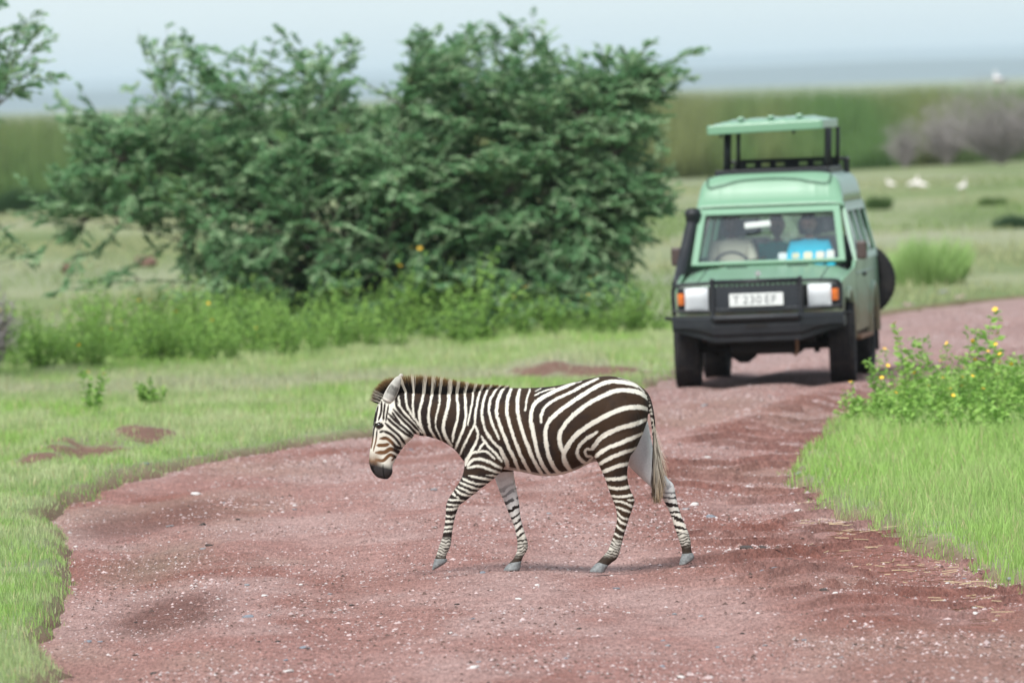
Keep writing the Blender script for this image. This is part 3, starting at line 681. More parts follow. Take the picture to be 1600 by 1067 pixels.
m_paint = mat('green_paint', (.155, .305, .20), .38, spec=.4, **{'Coat Weight': .12, 'Coat Roughness': .15})
pn = noise_node(m_paint, 5, 5, .65); px_ = N(m_paint, 'ShaderNodeSeparateXYZ'); tcp = N(m_paint, 'ShaderNodeTexCoord'); L(m_paint, tcp.outputs['Object'], px_.inputs[0])
mth = N(m_paint, 'ShaderNodeMath', operation='MULTIPLY_ADD'); L(m_paint, pn.outputs[0], mth.inputs[0]); mth.inputs[1].default_value = .9; mth.use_clamp = False; L(m_paint, px_.outputs['Z'], mth.inputs[2]); mt2 = N(m_paint, 'ShaderNodeMath', operation='MULTIPLY'); L(m_paint, mth.outputs[0], mt2.inputs[0]); mt2.inputs[1].default_value = .5
dust = ramp(m_paint, mt2.outputs[0], [(.0, (1, 1, 1)), (.55, (.85, .85, .85)), (.72, (.10, .10, .10)), (1.0, (.05, .05, .05))])      # dried mud splashed along the sills
L(m_paint, mixrgb(m_paint, dust.outputs[0], (.155, .305, .20), (.23, .17, .11)), BS(m_paint).inputs['Base Color'])
L(m_paint, ramp(m_paint, dust.outputs[0], [(0, (.3, .3, .3)), (1, (.85, .85, .85))]).outputs[0], BS(m_paint).inputs['Roughness'])
m_black = mat('black_steel', (.012, .014, .017), .5, spec=.35); bn_ = noise_node(m_black, 7, 4); L(m_black, ramp(m_black, bn_.outputs[0], [(.3, (.008, .010, .013)), (.75, (.020, .022, .025))]).outputs[0], BS(m_black).inputs['Base Color'])
m_rub = mat('tyre_rubber', (.030, .031, .034), .85, spec=.2); rn_ = noise_node(m_rub, 9, 4); L(m_rub, ramp(m_rub, rn_.outputs[0], [(.35, (.018, .019, .022)), (.75, (.050, .044, .042))]).outputs[0], BS(m_rub).inputs['Base Color'])
m_dark = mat('dark_interior', (.02, .022, .024), .8)
m_under = mat('underbody_black', (.012, .011, .011), .9)  # even near-black for underbody, grille backing and winch slot
m_plast = mat('grey_vinyl', (.16, .17, .17), .7)
m_chrome = mat('headlamp_reflector', (.75, .77, .78), .22, 1.0)
m_lens = mat('headlamp_lens', (.72, .75, .77), .12, spec=.6)
ln_ = N(m_lens, 'ShaderNodeTexWave'); ln_.inputs['Scale'].default_value = 22; tcl = N(m_lens, 'ShaderNodeTexCoord'); L(m_lens, tcl.outputs['Object'], ln_.inputs['Vector']); bump(m_lens, ln_.outputs[0], .4, .01)
m_amber = mat('amber_lens', (.75, .18, .03), .2, spec=.6)
m_plate = mat('plate_white', (.62, .64, .62), .5)
m_ink = mat('plate_ink', (.16, .17, .18), .6)
m_steel = mat('rim_steel', (.30, .31, .31), .5, .3)
m_rust = mat('muddy_step', (.22, .12, .07), .85)
m_mirr = mat('mirror_shell', (.055, .035, .03), .5)
def glass(name, tint, refl):
    m = bpy.data.materials.new(name); m.use_nodes = True; m.node_tree.nodes.clear()
    t = N(m, 'ShaderNodeBsdfTransparent'); t.inputs[0].default_value = (*tint, 1)
    g = N(m, 'ShaderNodeBsdfGlossy'); g.inputs['Roughness'].default_value = .03; g.inputs[0].default_value = (.95, .98, 1, 1)
    fr = N(m, 'ShaderNodeFresnel'); fr.inputs[0].default_value = 1.5
    ad = N(m, 'ShaderNodeMath', operation='ADD'); ad.inputs[1].default_value = refl; L(m, fr.outputs[0], ad.inputs[0])
    mx = N(m, 'ShaderNodeMixShader'); L(m, ad.outputs[0], mx.inputs[0]); L(m, t.outputs[0], mx.inputs[1]); L(m, g.outputs[0], mx.inputs[2])
    o = N(m, 'ShaderNodeOutputMaterial'); L(m, mx.outputs[0], o.inputs[0]); return m
m_wind = glass('windscreen_glass', (.90, .96, .97), .10)
m_side = glass('side_glass', (.72, .80, .82), .16)

class MB:
    def __init__(s): s.V = []; s.F = []
    def raw(s, V, F):
        o = len(s.V); s.V += [tuple(map(float, v)) for v in V]; s.F += [tuple(int(i) + o for i in f) for f in F]; return s
    def box(s, x0, x1, y0, y1, z0, z1):
        V = [(x, y, z) for x in (x0, x1) for y in (y0, y1) for z in (z0, z1)]
        return s.raw(V, [(0, 1, 3, 2), (4, 6, 7, 5), (0, 4, 5, 1), (2, 3, 7, 6), (0, 2, 6, 4), (1, 5, 7, 3)])
    def tube(s, pts, r, n=10, closed=False):
        P = np.array(pts, float); m = len(P); V = []; F = []
        rr = r if hasattr(r, '__len__') else [r] * m
        up = np.array([0.013, .021, 1.0])
        for i in range(m):
            t = P[min(i + 1, m - 1)] - P[max(i - 1, 0)]; t /= np.linalg.norm(t) + 1e-12
            a = np.cross(t, up); 
            if np.linalg.norm(a) < .05: a = np.cross(t, np.array([1.0, .1, 0]))
            a /= np.linalg.norm(a); b = np.cross(a, t)
            for k in range(n):
                q = 2 * math.pi * k / n; V.append(P[i] + rr[i] * (math.cos(q) * a + math.sin(q) * b))
        for i in range(m - 1):
            for k in range(n): F.append((i * n + k, i * n + (k + 1) % n, (i + 1) * n + (k + 1) % n, (i + 1) * n + k))
        F.append(tuple(range(n - 1, -1, -1))); F.append(tuple(range((m - 1) * n, m * n)))
        return s.raw(V, F)
    def lathe(s, prof, c, axis='x', n=48):
        V = []; F = []; m = len(prof)
        for (r, h) in prof:
            for k in range(n):
                q = 2 * math.pi * k / n; a, b = r * math.cos(q), r * math.sin(q)
                V.append((c[0] + h, c[1] + a, c[2] + b) if axis == 'x' else ((c[0] + a, c[1] + h, c[2] + b) if axis == 'y' else (c[0] + a, c[1] + b, c[2] + h)))
        for i in range(m - 1):
            for k in range(n): F.append((i * n + k, i * n + (k + 1) % n, (i + 1) * n + (k + 1) % n, (i + 1) * n + k))
        return s.raw(V, F)
    def poly(s, loops, fn, thick=None):
        """fill 2D loops (outer + holes), map (a,b)->xyz by fn"""
        bm_ = bmesh.new(); ed = []
        for lp in loops:
            vs = [bm_.verts.new((a, b, 0)) for a, b in lp]
            ed += [bm_.edges.new((vs[i], vs[(i + 1) % len(vs)])) for i in range(len(vs))]
        bmesh.ops.triangle_fill(bm_, use_beauty=True, edges=ed)
        bm_.verts.index_update(); V = [fn(v.co.x, v.co.y) for v in bm_.verts]; F = [tuple(v.index for v in f.verts) for f in bm_.faces]; bm_.free()
        return s.raw(V, F)
    def grid(s, fn, us, vs, skip=None):
        V = [fn(u, v) for v in vs for u in us]; nu_ = len(us); F = []
        for j in range(len(vs) - 1):
            for i in range(nu_ - 1):
                if skip and skip((us[i] + us[i + 1]) / 2, (vs[j] + vs[j + 1]) / 2): continue
                F.append((j * nu_ + i, j * nu_ + i + 1, (j + 1) * nu_ + i + 1, (j + 1) * nu_ + i))
        return s.raw(V, F)
    def build(s, name, m, parent=None, smooth=False, bevel=0, solid=0, seg=2, label=None):
        me_ = new_mesh(name, np.array(s.V), s.F, smooth, None, [m])
        o = add(name, me_, parent)
        if solid:
            q = o.modifiers.new('t', 'SOLIDIFY'); q.thickness = solid; q.offset = -1
        if bevel:
            q = o.modifiers.new('b', 'BEVEL'); q.width = bevel; q.segments = seg; q.limit_method = 'ANGLE'; q.angle_limit = R(40)
        if label: o['label'] = label
        return o
def arc(cy_, cz_, r, a0, a1, n): return [(cy_ + r * math.cos(a), cz_ + r * math.sin(a)) for a in np.linspace(a0, a1, n)]

# --- lower body sides with wheel arches
def xs_lo(y, z): return (.795 + .05 * min(1, max(0, (y + .62) / 1.5))) * (1 - .02 * max(0, (.75 - z))) - .012 * max(0, (z - .95) / .25) ** 2
loop = [(-.62, .70), (-.62, 1.0)] + [(y, 1.02 + .11 * (y + .5) / 1.25) for y in np.linspace(-.5, .75, 6)] + [(.86, 1.19)] + [(y, 1.19) for y in np.linspace(1.2, 3.88, 8)] + [(3.92, 1.1), (3.92, .62), (3.6, .58)]
loop += [(max(2.5, y), z) for y, z in arc(2.98, .40, .50, .32, math.pi - .32, 17)] + [(2.47, .50), (1.5, .48), (.52, .48)] + arc(0, .40, .52, .25, math.pi - .62, 17)
for s_ in (-1, 1):
    b = MB().poly([loop], lambda y, z: (s_ * xs_lo(y, z), y, z)).build('side_panel', m_paint, car, solid=.0)
    q = b.modifiers.new('t', 'SOLIDIFY'); q.thickness = .03; q.offset = 0
    for cy_ in (0, 2.98):                              # flared arch lips
        lip = MB(); prof = [(.0, -.01), (.035, .0), (.045, .02), (.03, .045), (-.02, .05)]
        aa = np.linspace(.05, math.pi - (.05 if cy_ else .95), 26)
        lip.grid(lambda u, a: (s_ * (xs_lo(cy_, .8) + prof[int(u)][0] + .005), cy_ + (.50 + prof[int(u)][1]) * math.cos(a), .40 + (.50 + prof[int(u)][1]) * math.sin(a)), list(range(5)), list(aa))
        lip.build('wheel_arch', m_paint, car, True)
    # seams, handles, step, mudflap
    for y in (.92, 2.02, 2.42):
        MB().box(s_ * .846, s_ * .852, y - .006, y + .006, .56, 1.17).build('door_seam', m_dark, car)
    MB().box(s_ * .85, s_ * .885, 1.80, 1.94, 1.02, 1.05).build('door_handle', m_black, car, bevel=.006)
    MB().box(s_ * .74, s_ * .90, .62, 2.34, .40, .44).build('side_step', m_rust, car, bevel=.01)
    MB().box(s_ * .66, s_ * .87, 3.50, 3.515, .22, .62).build('mudflap', m_rub, car)
    MB().box(s_ * .66, s_ * .85, .56, .575, .30, .62).build('mudflap', m_rub, car)
    # moulding line
    MB().tube([(s_ * .848, y, 1.06 + .0 * y) for y in np.linspace(.95, 3.85, 4)], .012, 6).build('side_moulding', m_paint, car)

# --- greenhouse sides with three panes each
def xs_hi(z): return .833 - .128 * (z - 1.19) / .56
outer = [(.86, 1.185), (3.9, 1.185), (3.86, 1.75), (1.22, 1.75)]
wins = [[(1.10, 1.25), (1.98, 1.25), (1.98, 1.68), (1.32, 1.68)], [(2.12, 1.25), (2.90, 1.25), (2.88, 1.68), (2.12, 1.68)], [(3.02, 1.25), (3.76, 1.25), (3.72, 1.68), (3.02, 1.68)]]
def inset(w_, d=.02):
    c = np.mean(w_, axis=0); return [tuple(np.array(p) + (np.array(p) - c) / np.linalg.norm(np.array(p) - c) * d) for p in w_]
for s_ in (-1, 1):
    MB().poly([outer] + wins, lambda y, z: (s_ * xs_hi(z), y, z)).build('window_pillar', m_paint, car, solid=.03)
    for w_ in wins:
        pw = MB().poly([inset(w_, .01)], lambda y, z: (s_ * (xs_hi(z) - .018), y, z)).build('side_window', m_side, car)
        lp = inset(w_, .006) + [inset(w_, .006)[0]]
        MB().tube([(s_ * (xs_hi(z) + .003), y, z) for y, z in lp], .011, 6).build('window_seal', m_black if s_ > 9 else m_steel, pw)
    # sliding-pane dividers
    for y in (2.5, 3.38): MB().box(s_ * .74, s_ * .835, y - .012, y + .012, 1.25, 1.68).build('window_bar', m_steel, car) if False else None
    MB().tube([(s_ * .722, y, 1.752) for y in (1.2, 2.5, 3.88)], .018, 8).build('rain_gutter', m_paint, car)

# --- bonnet, wings, cowl
def bon(x, y):
    t = (y + .64) / 1.40; a = abs(x) / .80
    z = 1.035 + .125 * t ** .9 - .075 * a ** 7 + .016 * (1 / (1 + math.exp((abs(x) - .46) / .018))) * min(1, t * 5 + .3)
    if t < .06: z -= .03 * (1 - t / .06) ** 2
    return (x, y - .04 * a ** 4 * (-1 if t < .5 else 0), z)
MB().grid(bon, list(np.linspace(-.795, .795, 60)), list(np.linspace(-.64, .80, 40))).build('bonnet', m_paint, car, True, solid=.02)
for x in (-.60, .60): MB().tube([(x, y, bon(x, y)[2] + .001) for y in np.linspace(-.60, .76, 12)], .005, 5).build('bonnet_seam', m_dark, car)
emb = MB().tube([(-.0, -.57, bon(0, -.57)[2]), (0, -.575, bon(0, -.57)[2] + .05)], .012, 8); emb.lathe([(.0, -.006), (.028, -.006), (.028, .006), (0, .006)], (0, -.575, bon(0, -.57)[2] + .065), 'y', 20)
emb.build('bonnet_emblem', m_chrome, car)
for x in (-.3, .3): MB().box(x - .10, x + .10, .58, .70, bon(x, .64)[2] - .005, bon(x, .64)[2] + .006).build('cowl_vent', m_dark, car, bevel=.003)
# --- nose
MB().box(-.785, .785, -.625, -.58, .70, 1.02).build('front_panel', m_paint, car, bevel=.02)
MB().box(-.50, .50, -.64, -.62, .76, 1.0).build('grille_backing', m_under, car)
gm = MB()
gr = MB()
for k in range(5): gr.box(-.46, .46, -.665, -.640, .775 + k * .048, .790 + k * .048)
gr.build('grille', m_black, car)
for s_ in (-1, 1):
    hb = MB().box(min(s_ * .49, s_ * .785), max(s_ * .49, s_ * .785), -.66, -.624, .765, 1.005).build('headlamp_housing', m_black, car, bevel=.012)
    x0, x1 = s_ * .485, s_ * .712
    lens = MB().grid(lambda u, v: (x0 + (x1 - x0) * u, -.668 - .022 * (1 - (2 * u - 1) ** 4) * (1 - (2 * v - 1) ** 4), .768 + .225 * v), list(np.linspace(0, 1, 14)), list(np.linspace(0, 1, 14)))
    hl = lens.build('headlamp', m_lens, car, True)
    a0, a1 = s_ * .718, s_ * .782
    MB().grid(lambda u, v: (a0 + (a1 - a0) * u, -.668 - .016 * (1 - (2 * u - 1) ** 4) + .03 * max(0, u - .6), .83 + .115 * v), list(np.linspace(0, 1, 8)), [0, .2, .5, .8, 1]).build('turn_signal', m_amber, car, True)
# --- bull bar: hoop round the lamps, mesh guard in the middle
G = -.86
hoop = []
for s_ in (-1, 1):
    pts = [(s_ * .81, G + .06, .74), (s_ * .815, G + .05, .95), (s_ * .80, G + .04, 1.005), (s_ * .76, G + .02, 1.028), (s_ * .60, G, 1.035), (s_ * .40, G - .01, 1.04)]
    MB().tube(catmull(pts, 26), .020, 10).build('bull_bar_hoop', m_black, car, True)
    MB().box(s_ * .405, s_ * .45, G - .03, G + .03, .70, 1.085).build('bull_bar_upright', m_black, car, bevel=.01)
    MB().tube([(s_ * .82, G + .05, .775), (s_ * .43, G - .01, .765)], .012, 8).build('lamp_guard_rail', m_black, car)
MB().tube([(-.42, G - .01, 1.045), (.42, G - .01, 1.045)], .027, 10).build('bull_bar_top', m_black, car, True)
MB().box(-.41, .41, G - .012, G + .01, .745, .785).build('bull_bar_bottom', m_black, car, bevel=.006)
mesh = MB()
for k in range(-12, 24):
    for d in (1, -1):
        x0 = -.41 + k * .05; pts = []
        for t in np.linspace(0, 1, 2):
            pts.append((x0 + (t if d == 1 else -t) * .27, .775 + t * .26))
        (xa, za), (xb, zb) = pts
        def clipx(xa, za, xb, zb):
            lo, hi = -.41, .41; t0, t1 = 0., 1.; dx = xb - xa
            if dx > 0: t0, t1 = max(t0, (lo - xa) / dx), min(t1, (hi - xa) / dx)
            else: t0, t1 = max(t0, (hi - xa) / dx), min(t1, (lo - xa) / dx)
            return (t0, t1) if t1 > t0 + .02 else None
        c_ = clipx(xa, za, xb, zb)
        if c_: mesh.tube([(xa + (xb - xa) * t, G + (.004 if d == 1 else -.004), za + (zb - za) * t) for t in c_], .007, 5)
mesh.build('grille_guard_mesh', mat('guard_mesh', (.045, .052, .062), .5), car)
# number plate
pl = MB().box(-.262, .262, G - .032, G - .022, .80, .928).build('number_plate', m_plate, car, bevel=.004)
for gx_, ch in zip((-.195, -.105, -.040, .025, .105, .170), 'T230EF'):
    cu = bpy.data.curves.new('plate_letter', 'FONT'); cu.body = ch; cu.size = .115; cu.align_x = 'CENTER'; cu.align_y = 'CENTER'; cu.extrude = .001
    to = bpy.data.objects.new('plate_letter', cu); COL.objects.link(to); bpy.context.view_layer.update()
    tm = bpy.data.meshes.new_from_object(to.evaluated_get(bpy.context.evaluated_depsgraph_get())); bpy.data.objects.remove(to, do_unlink=True)
    tm.materials.clear(); tm.materials.append(m_ink); add('plate_letter', tm, pl, (gx_, G - .0345, .862), (math.pi / 2, 0, 0))
# --- steel bumper: centre tray, raked wings
def bump_sec(x):
    a = min(1, max(0, (abs(x) - .42) / .40)); y = -.98 + .20 * a
    zb = .455 + .115 * a; return y, zb
xs_ = [-.835, -.70, -.55, -.43, -.41, .41, .43, .55, .70, .835]
bu = MB(); V = []; n = len(xs_)
for x in xs_:
    y, zb = bump_sec(x); V += [(x, y + .03, .715), (x, y, .69), (x, y - .004, .60), (x, y + .004, zb + .075), (x, y + .035, zb + .06), (x, y + .04, zb), (x, -.60 + .14 * (abs(x) > .8), zb + .02), (x, -.60 + .14 * (abs(x) > .8), .715)]
F = []
for i in range(n - 1):
    for k in range(8): F.append((i * 8 + k, i * 8 + (k + 1) % 8, (i + 1) * 8 + (k + 1) % 8, (i + 1) * 8 + k))
F.append(tuple(range(8))); F.append(tuple(range((n - 1) * 8, n * 8))[::-1])
bumper = bu.raw(V, F).build('bumper', m_black, car, bevel=.008)
MB().tube([(-.42, -.985, .695), (-.40, -1.0, .69), (.40, -1.0, .69), (.42, -.985, .695)], .034, 10).build('bumper_tube', m_black, bumper, True)
MB().box(-.105, .105, -.990, -.975, .585, .63).build('winch_slot', m_under, bumper, bevel=.018)
MB().box(-.41, .41, -.985, -.968, .635, .655).build('bumper_ledge', m_under, bumper)
for s_ in (-1, 1): MB().tube([(s_ * .83, -.60, .69), (s_ * .90, -.62, .705), (s_ * .905, -.66, .705)], .016, 8).build('side_bracket', m_black, bumper)

# --- windscreen, frame, wipers
def wsp(x, t): return (x, .80 + .36 * t, 1.185 + .495 * t)
fr_out = [(-.760, -.02), (.760, -.02), (.690, 1.10), (-.690, 1.10)]; fr_in = [(-.695, .035), (.695, .035), (.632, .985), (-.632, .985)]
MB().poly([fr_out, fr_in], wsp).build('windscreen_frame', m_paint, car, solid=.04)
ws = MB().grid(lambda u, t: (lambda w_: (w_ * u, .80 + .36 * t + .008 - .012 * (1 - u * u), 1.185 + .495 * t))(.70 - .065 * t), list(np.linspace(-1, 1, 12)), [.03, .35, .7, .99]).build('windscreen', m_wind, car, True)
lp = fr_in + [fr_in[0]]; MB().tube([(lambda p: (p[0], p[1] - .008, p[2]))(wsp(x * 1.0, t)) for x, t in lp], .011, 6).build('windscreen_seal', m_black, car)
for x0, x1 in ((-.46, -.02), (.16, .62)):
    MB().tube([(x0, .775, 1.175), (x0 + .03, .785, 1.195), ((x0 + x1) / 2 + .1, .80, 1.235 if x0 < 0 else 1.20), (x1, .805, 1.25 if x0 < 0 else 1.20)], .010, 6).build('wiper', m_black, car)
m_stick = attr_mat('windscreen_stickers', .5, .3)
for i, (x, w_, h_, c_) in enumerate(((.135, .085, .075, (0.36, 0.42, 0.42)), (.265, .075, .060, (0.35, 0.38, 0.27)), (.385, .090, .075, (0.42, 0.42, 0.31)), (.505, .085, .075, (0.42, 0.42, 0.36)), (.605, .080, .095, (0.40, 0.43, 0.40)))):
    b = MB()
    k = 20; V = [wsp(x, .14)] + [wsp(x + w_ / 2 * math.copysign(abs(math.cos(q)) ** .5, math.cos(q)), .14 + h_ * .95 * math.copysign(abs(math.sin(q)) ** .5, math.sin(q)) + .01) for q in np.linspace(0, 2 * math.pi, k, endpoint=False)]
    V = [(p[0], p[1] - .006, p[2]) for p in V]; F = [(0, 1 + i_, 1 + (i_ + 1) % k) for i_ in range(k)]
    add('licence_sticker', new_mesh('licence_sticker', np.array(V), F, False, np.tile(np.array(c_), (len(V), 1)), [m_stick]), ws)
# --- high roof with a hatch opening
def roof(u, y):
    f = min(1, max(0, (y - 1.17) / .26)); f = f * f * (3 - 2 * f); bk = min(1, max(0, (3.93 - y) / .18)) ** .5
    h_ = .045 + .315 * f; h_ = .06 + (h_ - .06) * (.25 + .75 * bk) if y > 3.6 else h_
    a = math.pi * (1 - u); c_, s_ = math.cos(a), math.sin(a); p = 6.5
    x = (.725 - .06 * abs(s_) ** .5 * f) * math.copysign(abs(c_) ** (2 / p), c_); z = 1.735 + h_ * abs(s_) ** (2 / p)
    rib = .006 * (math.sin(x * 46) > .8) * f * (1 - f) * 4
    return (x, y, z + rib)
us = np.linspace(0, 1, 81)
ro = MB().grid(roof, list(us), list(np.linspace(1.17, 1.70, 14)) + list(np.linspace(1.76, 3.30, 10)) + list(np.linspace(3.4, 3.93, 9)), skip=lambda u, y: 1.74 < y < 3.30 and abs(roof(u, y)[0]) < .53)
ro.build('roof', m_paint, car, True, solid=.02)
rim = MB()
for x0, x1, y0, y1 in ((-.57, -.52, 1.70, 3.35), (.52, .57, 1.70, 3.35), (-.57, .57, 1.66, 1.72), (-.57, .57, 3.33, 3.38)): rim.box(x0, x1, y0, y1, 2.04, 2.135)
rim.build('hatch_coaming', m_black, car, bevel=.008)
def on_roof(x, y, off=.014):
    u_ = lambda xx, yy: None
    best = min((roof(u, y) for u in np.linspace(.02, .98, 193)), key=lambda p: abs(p[0] - x)); return (x, y - off, best[2] + off)
sp_pts = [on_roof(-.60, 1.60), on_roof(-.61, 1.50), on_roof(-.62, 1.38), on_roof(-.60, 1.32), on_roof(-.45, 1.325), on_roof(-.30, 1.345), on_roof(0, 1.355), on_roof(.25, 1.345), on_roof(.42, 1.325), on_roof(.57, 1.32), on_roof(.60, 1.38), on_roof(.60, 1.50), on_roof(.595, 1.60)]
MB().tube(catmull(sp_pts, 60), .0065, 6).build('hatch_strap', mat('strap', (.05, .09, .065), .7), car, True)
# --- pop-up panel on struts
def pop(u, v):
    x = -.50 + 1.13 * u; y = 1.50 + 2.02 * v; e = (abs(2 * u - 1)) ** 8; g = (abs(2 * v - 1)) ** 10
    return (x, y, 2.63 + .02 * (1 - (2 * u - 1) ** 2) - .045 * e - .045 * g + .008 * (math.sin(u * 40) > .75))
pp = MB().grid(pop, list(np.linspace(0, 1, 50)), list(np.linspace(0, 1, 26)))
pu = pp.build('pop_up_roof', m_paint, car, True, solid=.035); pu.rotation_euler = (0, R(-1.2), 0); pu.location = (-.053, 0, -.0)
sk = MB()
for x0, x1, y0, y1 in ((-.495, .625, 1.485, 1.51), (-.495, .625, 3.505, 3.53), (-.51, -.485, 1.49, 3.52), (.615, .64, 1.49, 3.52)): sk.box(x0, x1, y0, y1, 2.51, 2.605)
sk.build('roof_skirt', m_paint, pu, bevel=.012)
MB().box(-.48, .61, 1.52, 3.50, 2.53, 2.545).build('roof_lining', m_plast, pu)
for x in (-.18, .12, .40): MB().box(x - .03, x + .03, 1.56, 1.68, 2.64, 2.675).build('roof_clip', m_paint, pu, bevel=.01)
for x in (-.38, .34): MB().box(x - .012, x + .012, 1.54, 1.57, 2.475, 2.52).build('roof_catch', m_black, pu)
for s_ in (-1, 1):
    for y, dx in ((1.72, .50), (2.15, .50), (3.28, .50)):
        MB().tube([(s_ * dx + .03, y, 2.08), (s_ * dx + .05, y + .02, 2.53)], .02, 8).build('roof_strut', m_black, car, True)
# --- rack at the rear of the roof
MB().poly([[(-.56, 2.10), (.56, 2.10), (.50, 2.225), (-.50, 2.225)]] + [[(x - .042, 2.145), (x + .042, 2.145), (x + .042, 2.185), (x - .042, 2.185)] for x in (-.36, -.21, -.06, .17, .32)], lambda x, z: (x, 3.55, z)).build('rack_plate', m_black, car, solid=.02)
MB().box(-.56, .56, 3.52, 3.56, 2.055, 2.10).build('rack_foot', m_black, car)
for s_ in (-1, 1):
    MB().tube([(s_ * .60, 3.42, 2.05), (s_ * .60, 3.42, 2.20), (s_ * .60, 3.86, 2.20), (s_ * .60, 3.86, 2.0)], .018, 8).build('rack_rail', m_black, car)
    for y in (3.56, 3.70): MB().tube([(s_ * .60, y, 2.05), (s_ * .60, y, 2.2)], .014, 8).build('rack_post', m_black, car)
MB().tube([(-.6, 3.86, 2.2), (.6, 3.86, 2.2)], .018, 8).build('rack_bar', m_black, car)

# --- snorkel, mirrors
sn = MB().tube(catmull([(-.86, .25, 1.02), (-.865, .50, 1.06), (-.845, .72, 1.20), (-.80, .95, 1.45), (-.765, 1.08, 1.62)], 20), [.058] * 20, 10).build('snorkel', m_black, car, True)
MB().lathe([(.0, 0), (.058, 0), (.072, .02), (.075, .09), (.082, .10), (.082, .125), (.06, .165), (.0, .175)], (-.755, 1.10, 1.60), 'z', 20).build('snorkel_head', m_black, sn, True)
for s_ in (-1, 1):
    mi = MB().box(min(s_ * .86, s_ * .965), max(s_ * .86, s_ * .965), .86, .93, 1.20, 1.385).build('wing_mirror', m_mirr, car, bevel=.02)
    MB().tube([(s_ * .80, .93, 1.21), (s_ * .87, .90, 1.23)], .012, 6).build('mirror_arm', m_black, mi)
    MB().box(min(s_ * .865, s_ * .955), max(s_ * .865, s_ * .955), .931, .934, 1.215, 1.37).build('mirror_glass', m_chrome, mi)

# --- wheels
def wheel(parent_name, x, y, z, wdt=.25, r=.395, spin='x', name='wheel'):
    root_ = MB(); h = wdt / 2
    prof = [(.22, -h * .86), (.27, -h * .98), (.33, -h), (.365, -h * .97), (r - .008, -h * .86), (r, -h * .74)]
    gs = [-.50, -.17, .17, .50]
    for g_ in gs: prof += [(r, h * (g_ - .055)), (r - .012, h * (g_ - .04)), (r - .012, h * (g_ + .04)), (r, h * (g_ + .055))]
    prof += [(r, h * .74), (r - .008, h * .86), (.365, h * .97), (.33, h), (.27, h * .98), (.22, h * .86)]
    root_.lathe(prof, (0, 0, 0), 'x', 64)
    nb_ = 44                                         # shoulder lugs and tread ribs
    for k in range(nb_):
        a = 2 * math.pi * k / nb_
        for sx in (-1, 1):
            for (xa, xb, ra, rb) in ((.56, .99, r - .004, r + .005), (.22, .45, r - .004, r + .004)):
                V = []
                for xx in (xa, xb):
                    rr_ = rb - (.016 if xx > .9 else 0)
                    for aa in (a - .036, a + .036):
                        V += [(sx * h * xx, ra * math.cos(aa), ra * math.sin(aa)), (sx * h * xx, rr_ * math.cos(aa), rr_ * math.sin(aa))]
                root_.raw(V, [(1, 3, 7, 5), (0, 1, 5, 4), (2, 6, 7, 3), (0, 2, 3, 1), (4, 5, 7, 6)])
    ri = MB().lathe([(.0, -.02), (.06, -.02), (.065, .02), (.11, .025), (.15, -.01), (.19, -.01), (.20, .07), (.222, .085), (.224, .03), (.222, -.09)], (0, 0, 0), 'x', 40)
    for k in range(6):
        a = 2 * math.pi * k / 6; ri.lathe([(.0, .04), (.011, .04), (.011, .015)], (0, .085 * math.cos(a), .085 * math.sin(a)), 'x', 8)
    return root_, ri
def put_wheel(name, x, y, z, flip=1, rz=0.0):
    t_, r_ = wheel(None, 0, 0, 0)
    e = add(name, new_mesh(name, np.array([[0, 0, 0], [.001, 0, 0], [0, .001, 0]]), [(0, 1, 2)], mats=[m_under]), car, (x, y, z), (0, 0, rz)) if False else None
    ty = t_.build(name, m_rub, car, False); ty.location = (x, y, z); ty.rotation_euler = (0, 0, rz)
    rm = r_.build('rim', m_steel, ty, True); rm.scale = (flip, 1, 1)
    return ty
for s_ in (-1, 1):
    put_wheel('wheel', s_ * .755, 0, .392, s_, R(2.5)); put_wheel('wheel', s_ * .725, 2.98, .392, s_)
sp_ = put_wheel('spare_wheel', .62, 4.06, .93, -1, R(90))
# --- underbody
MB().tube([(-.66, .02, .39), (.66, .02, .39)], .055, 10).build('front_axle', m_under, car)
MB().lathe([(.0, -.13), (.10, -.12), (.16, -.03), (.16, .05), (.10, .13), (0, .14)], (-.22, .02, .38), 'x', 20).build('differential', m_under, car, True)
MB().tube([(-.62, 2.98, .39), (.62, 2.98, .39)], .06, 10).build('rear_axle', m_under, car)
MB().lathe([(.0, -.13), (.10, -.12), (.16, -.03), (.16, .05), (.10, .13), (0, .14)], (.05, 2.98, .38), 'x', 20).build('differential', m_under, car, True)
for s_ in (-1, 1):
    MB().tube([(s_ * .45, -.75, .52), (s_ * .45, .0, .44), (s_ * .45, .55, .52)], .035, 8).build('leaf_spring', m_under, car)
    MB().tube([(s_ * .50, .10, .30), (s_ * .46, .12, .70)], .03, 8).build('shock_absorber', m_under, car)
    MB().box(s_ * .38, s_ * .46, -.85, 3.8, .50, .60).build('chassis_rail', m_under, car)
    MB().box(s_ * .56, s_ * .80, -.54, .54, .42, .99).build('inner_wing', m_under, car) if False else None
MB().box(-.78, .78, .55, 3.88, .56, .60).build('floor_pan', m_under, car)
MB().box(-.52, .52, -.58, .52, .42, .98).build('engine_bay', m_under, car)
MB().box(-.30, .34, -.45, .5, .31, .43).build('sump_dark_fill', m_under, car, bevel=.04)  # near-black block added to fill the dark under the bumper
MB().box(-.36, .40, .9, 1.9, .36, .57).build('gearbox', m_under, car, bevel=.05)
MB().tube([(.30, .5, .45), (.34, 1.8, .42), (.36, 3.9, .46)], .032, 8).build('exhaust_pipe', m_under, car)
MB().tube([(.36, -.62, .50), (.36, -.64, .34), (.34, -.66, .29)], .016, 6).build('tow_hook', m_rust, car)
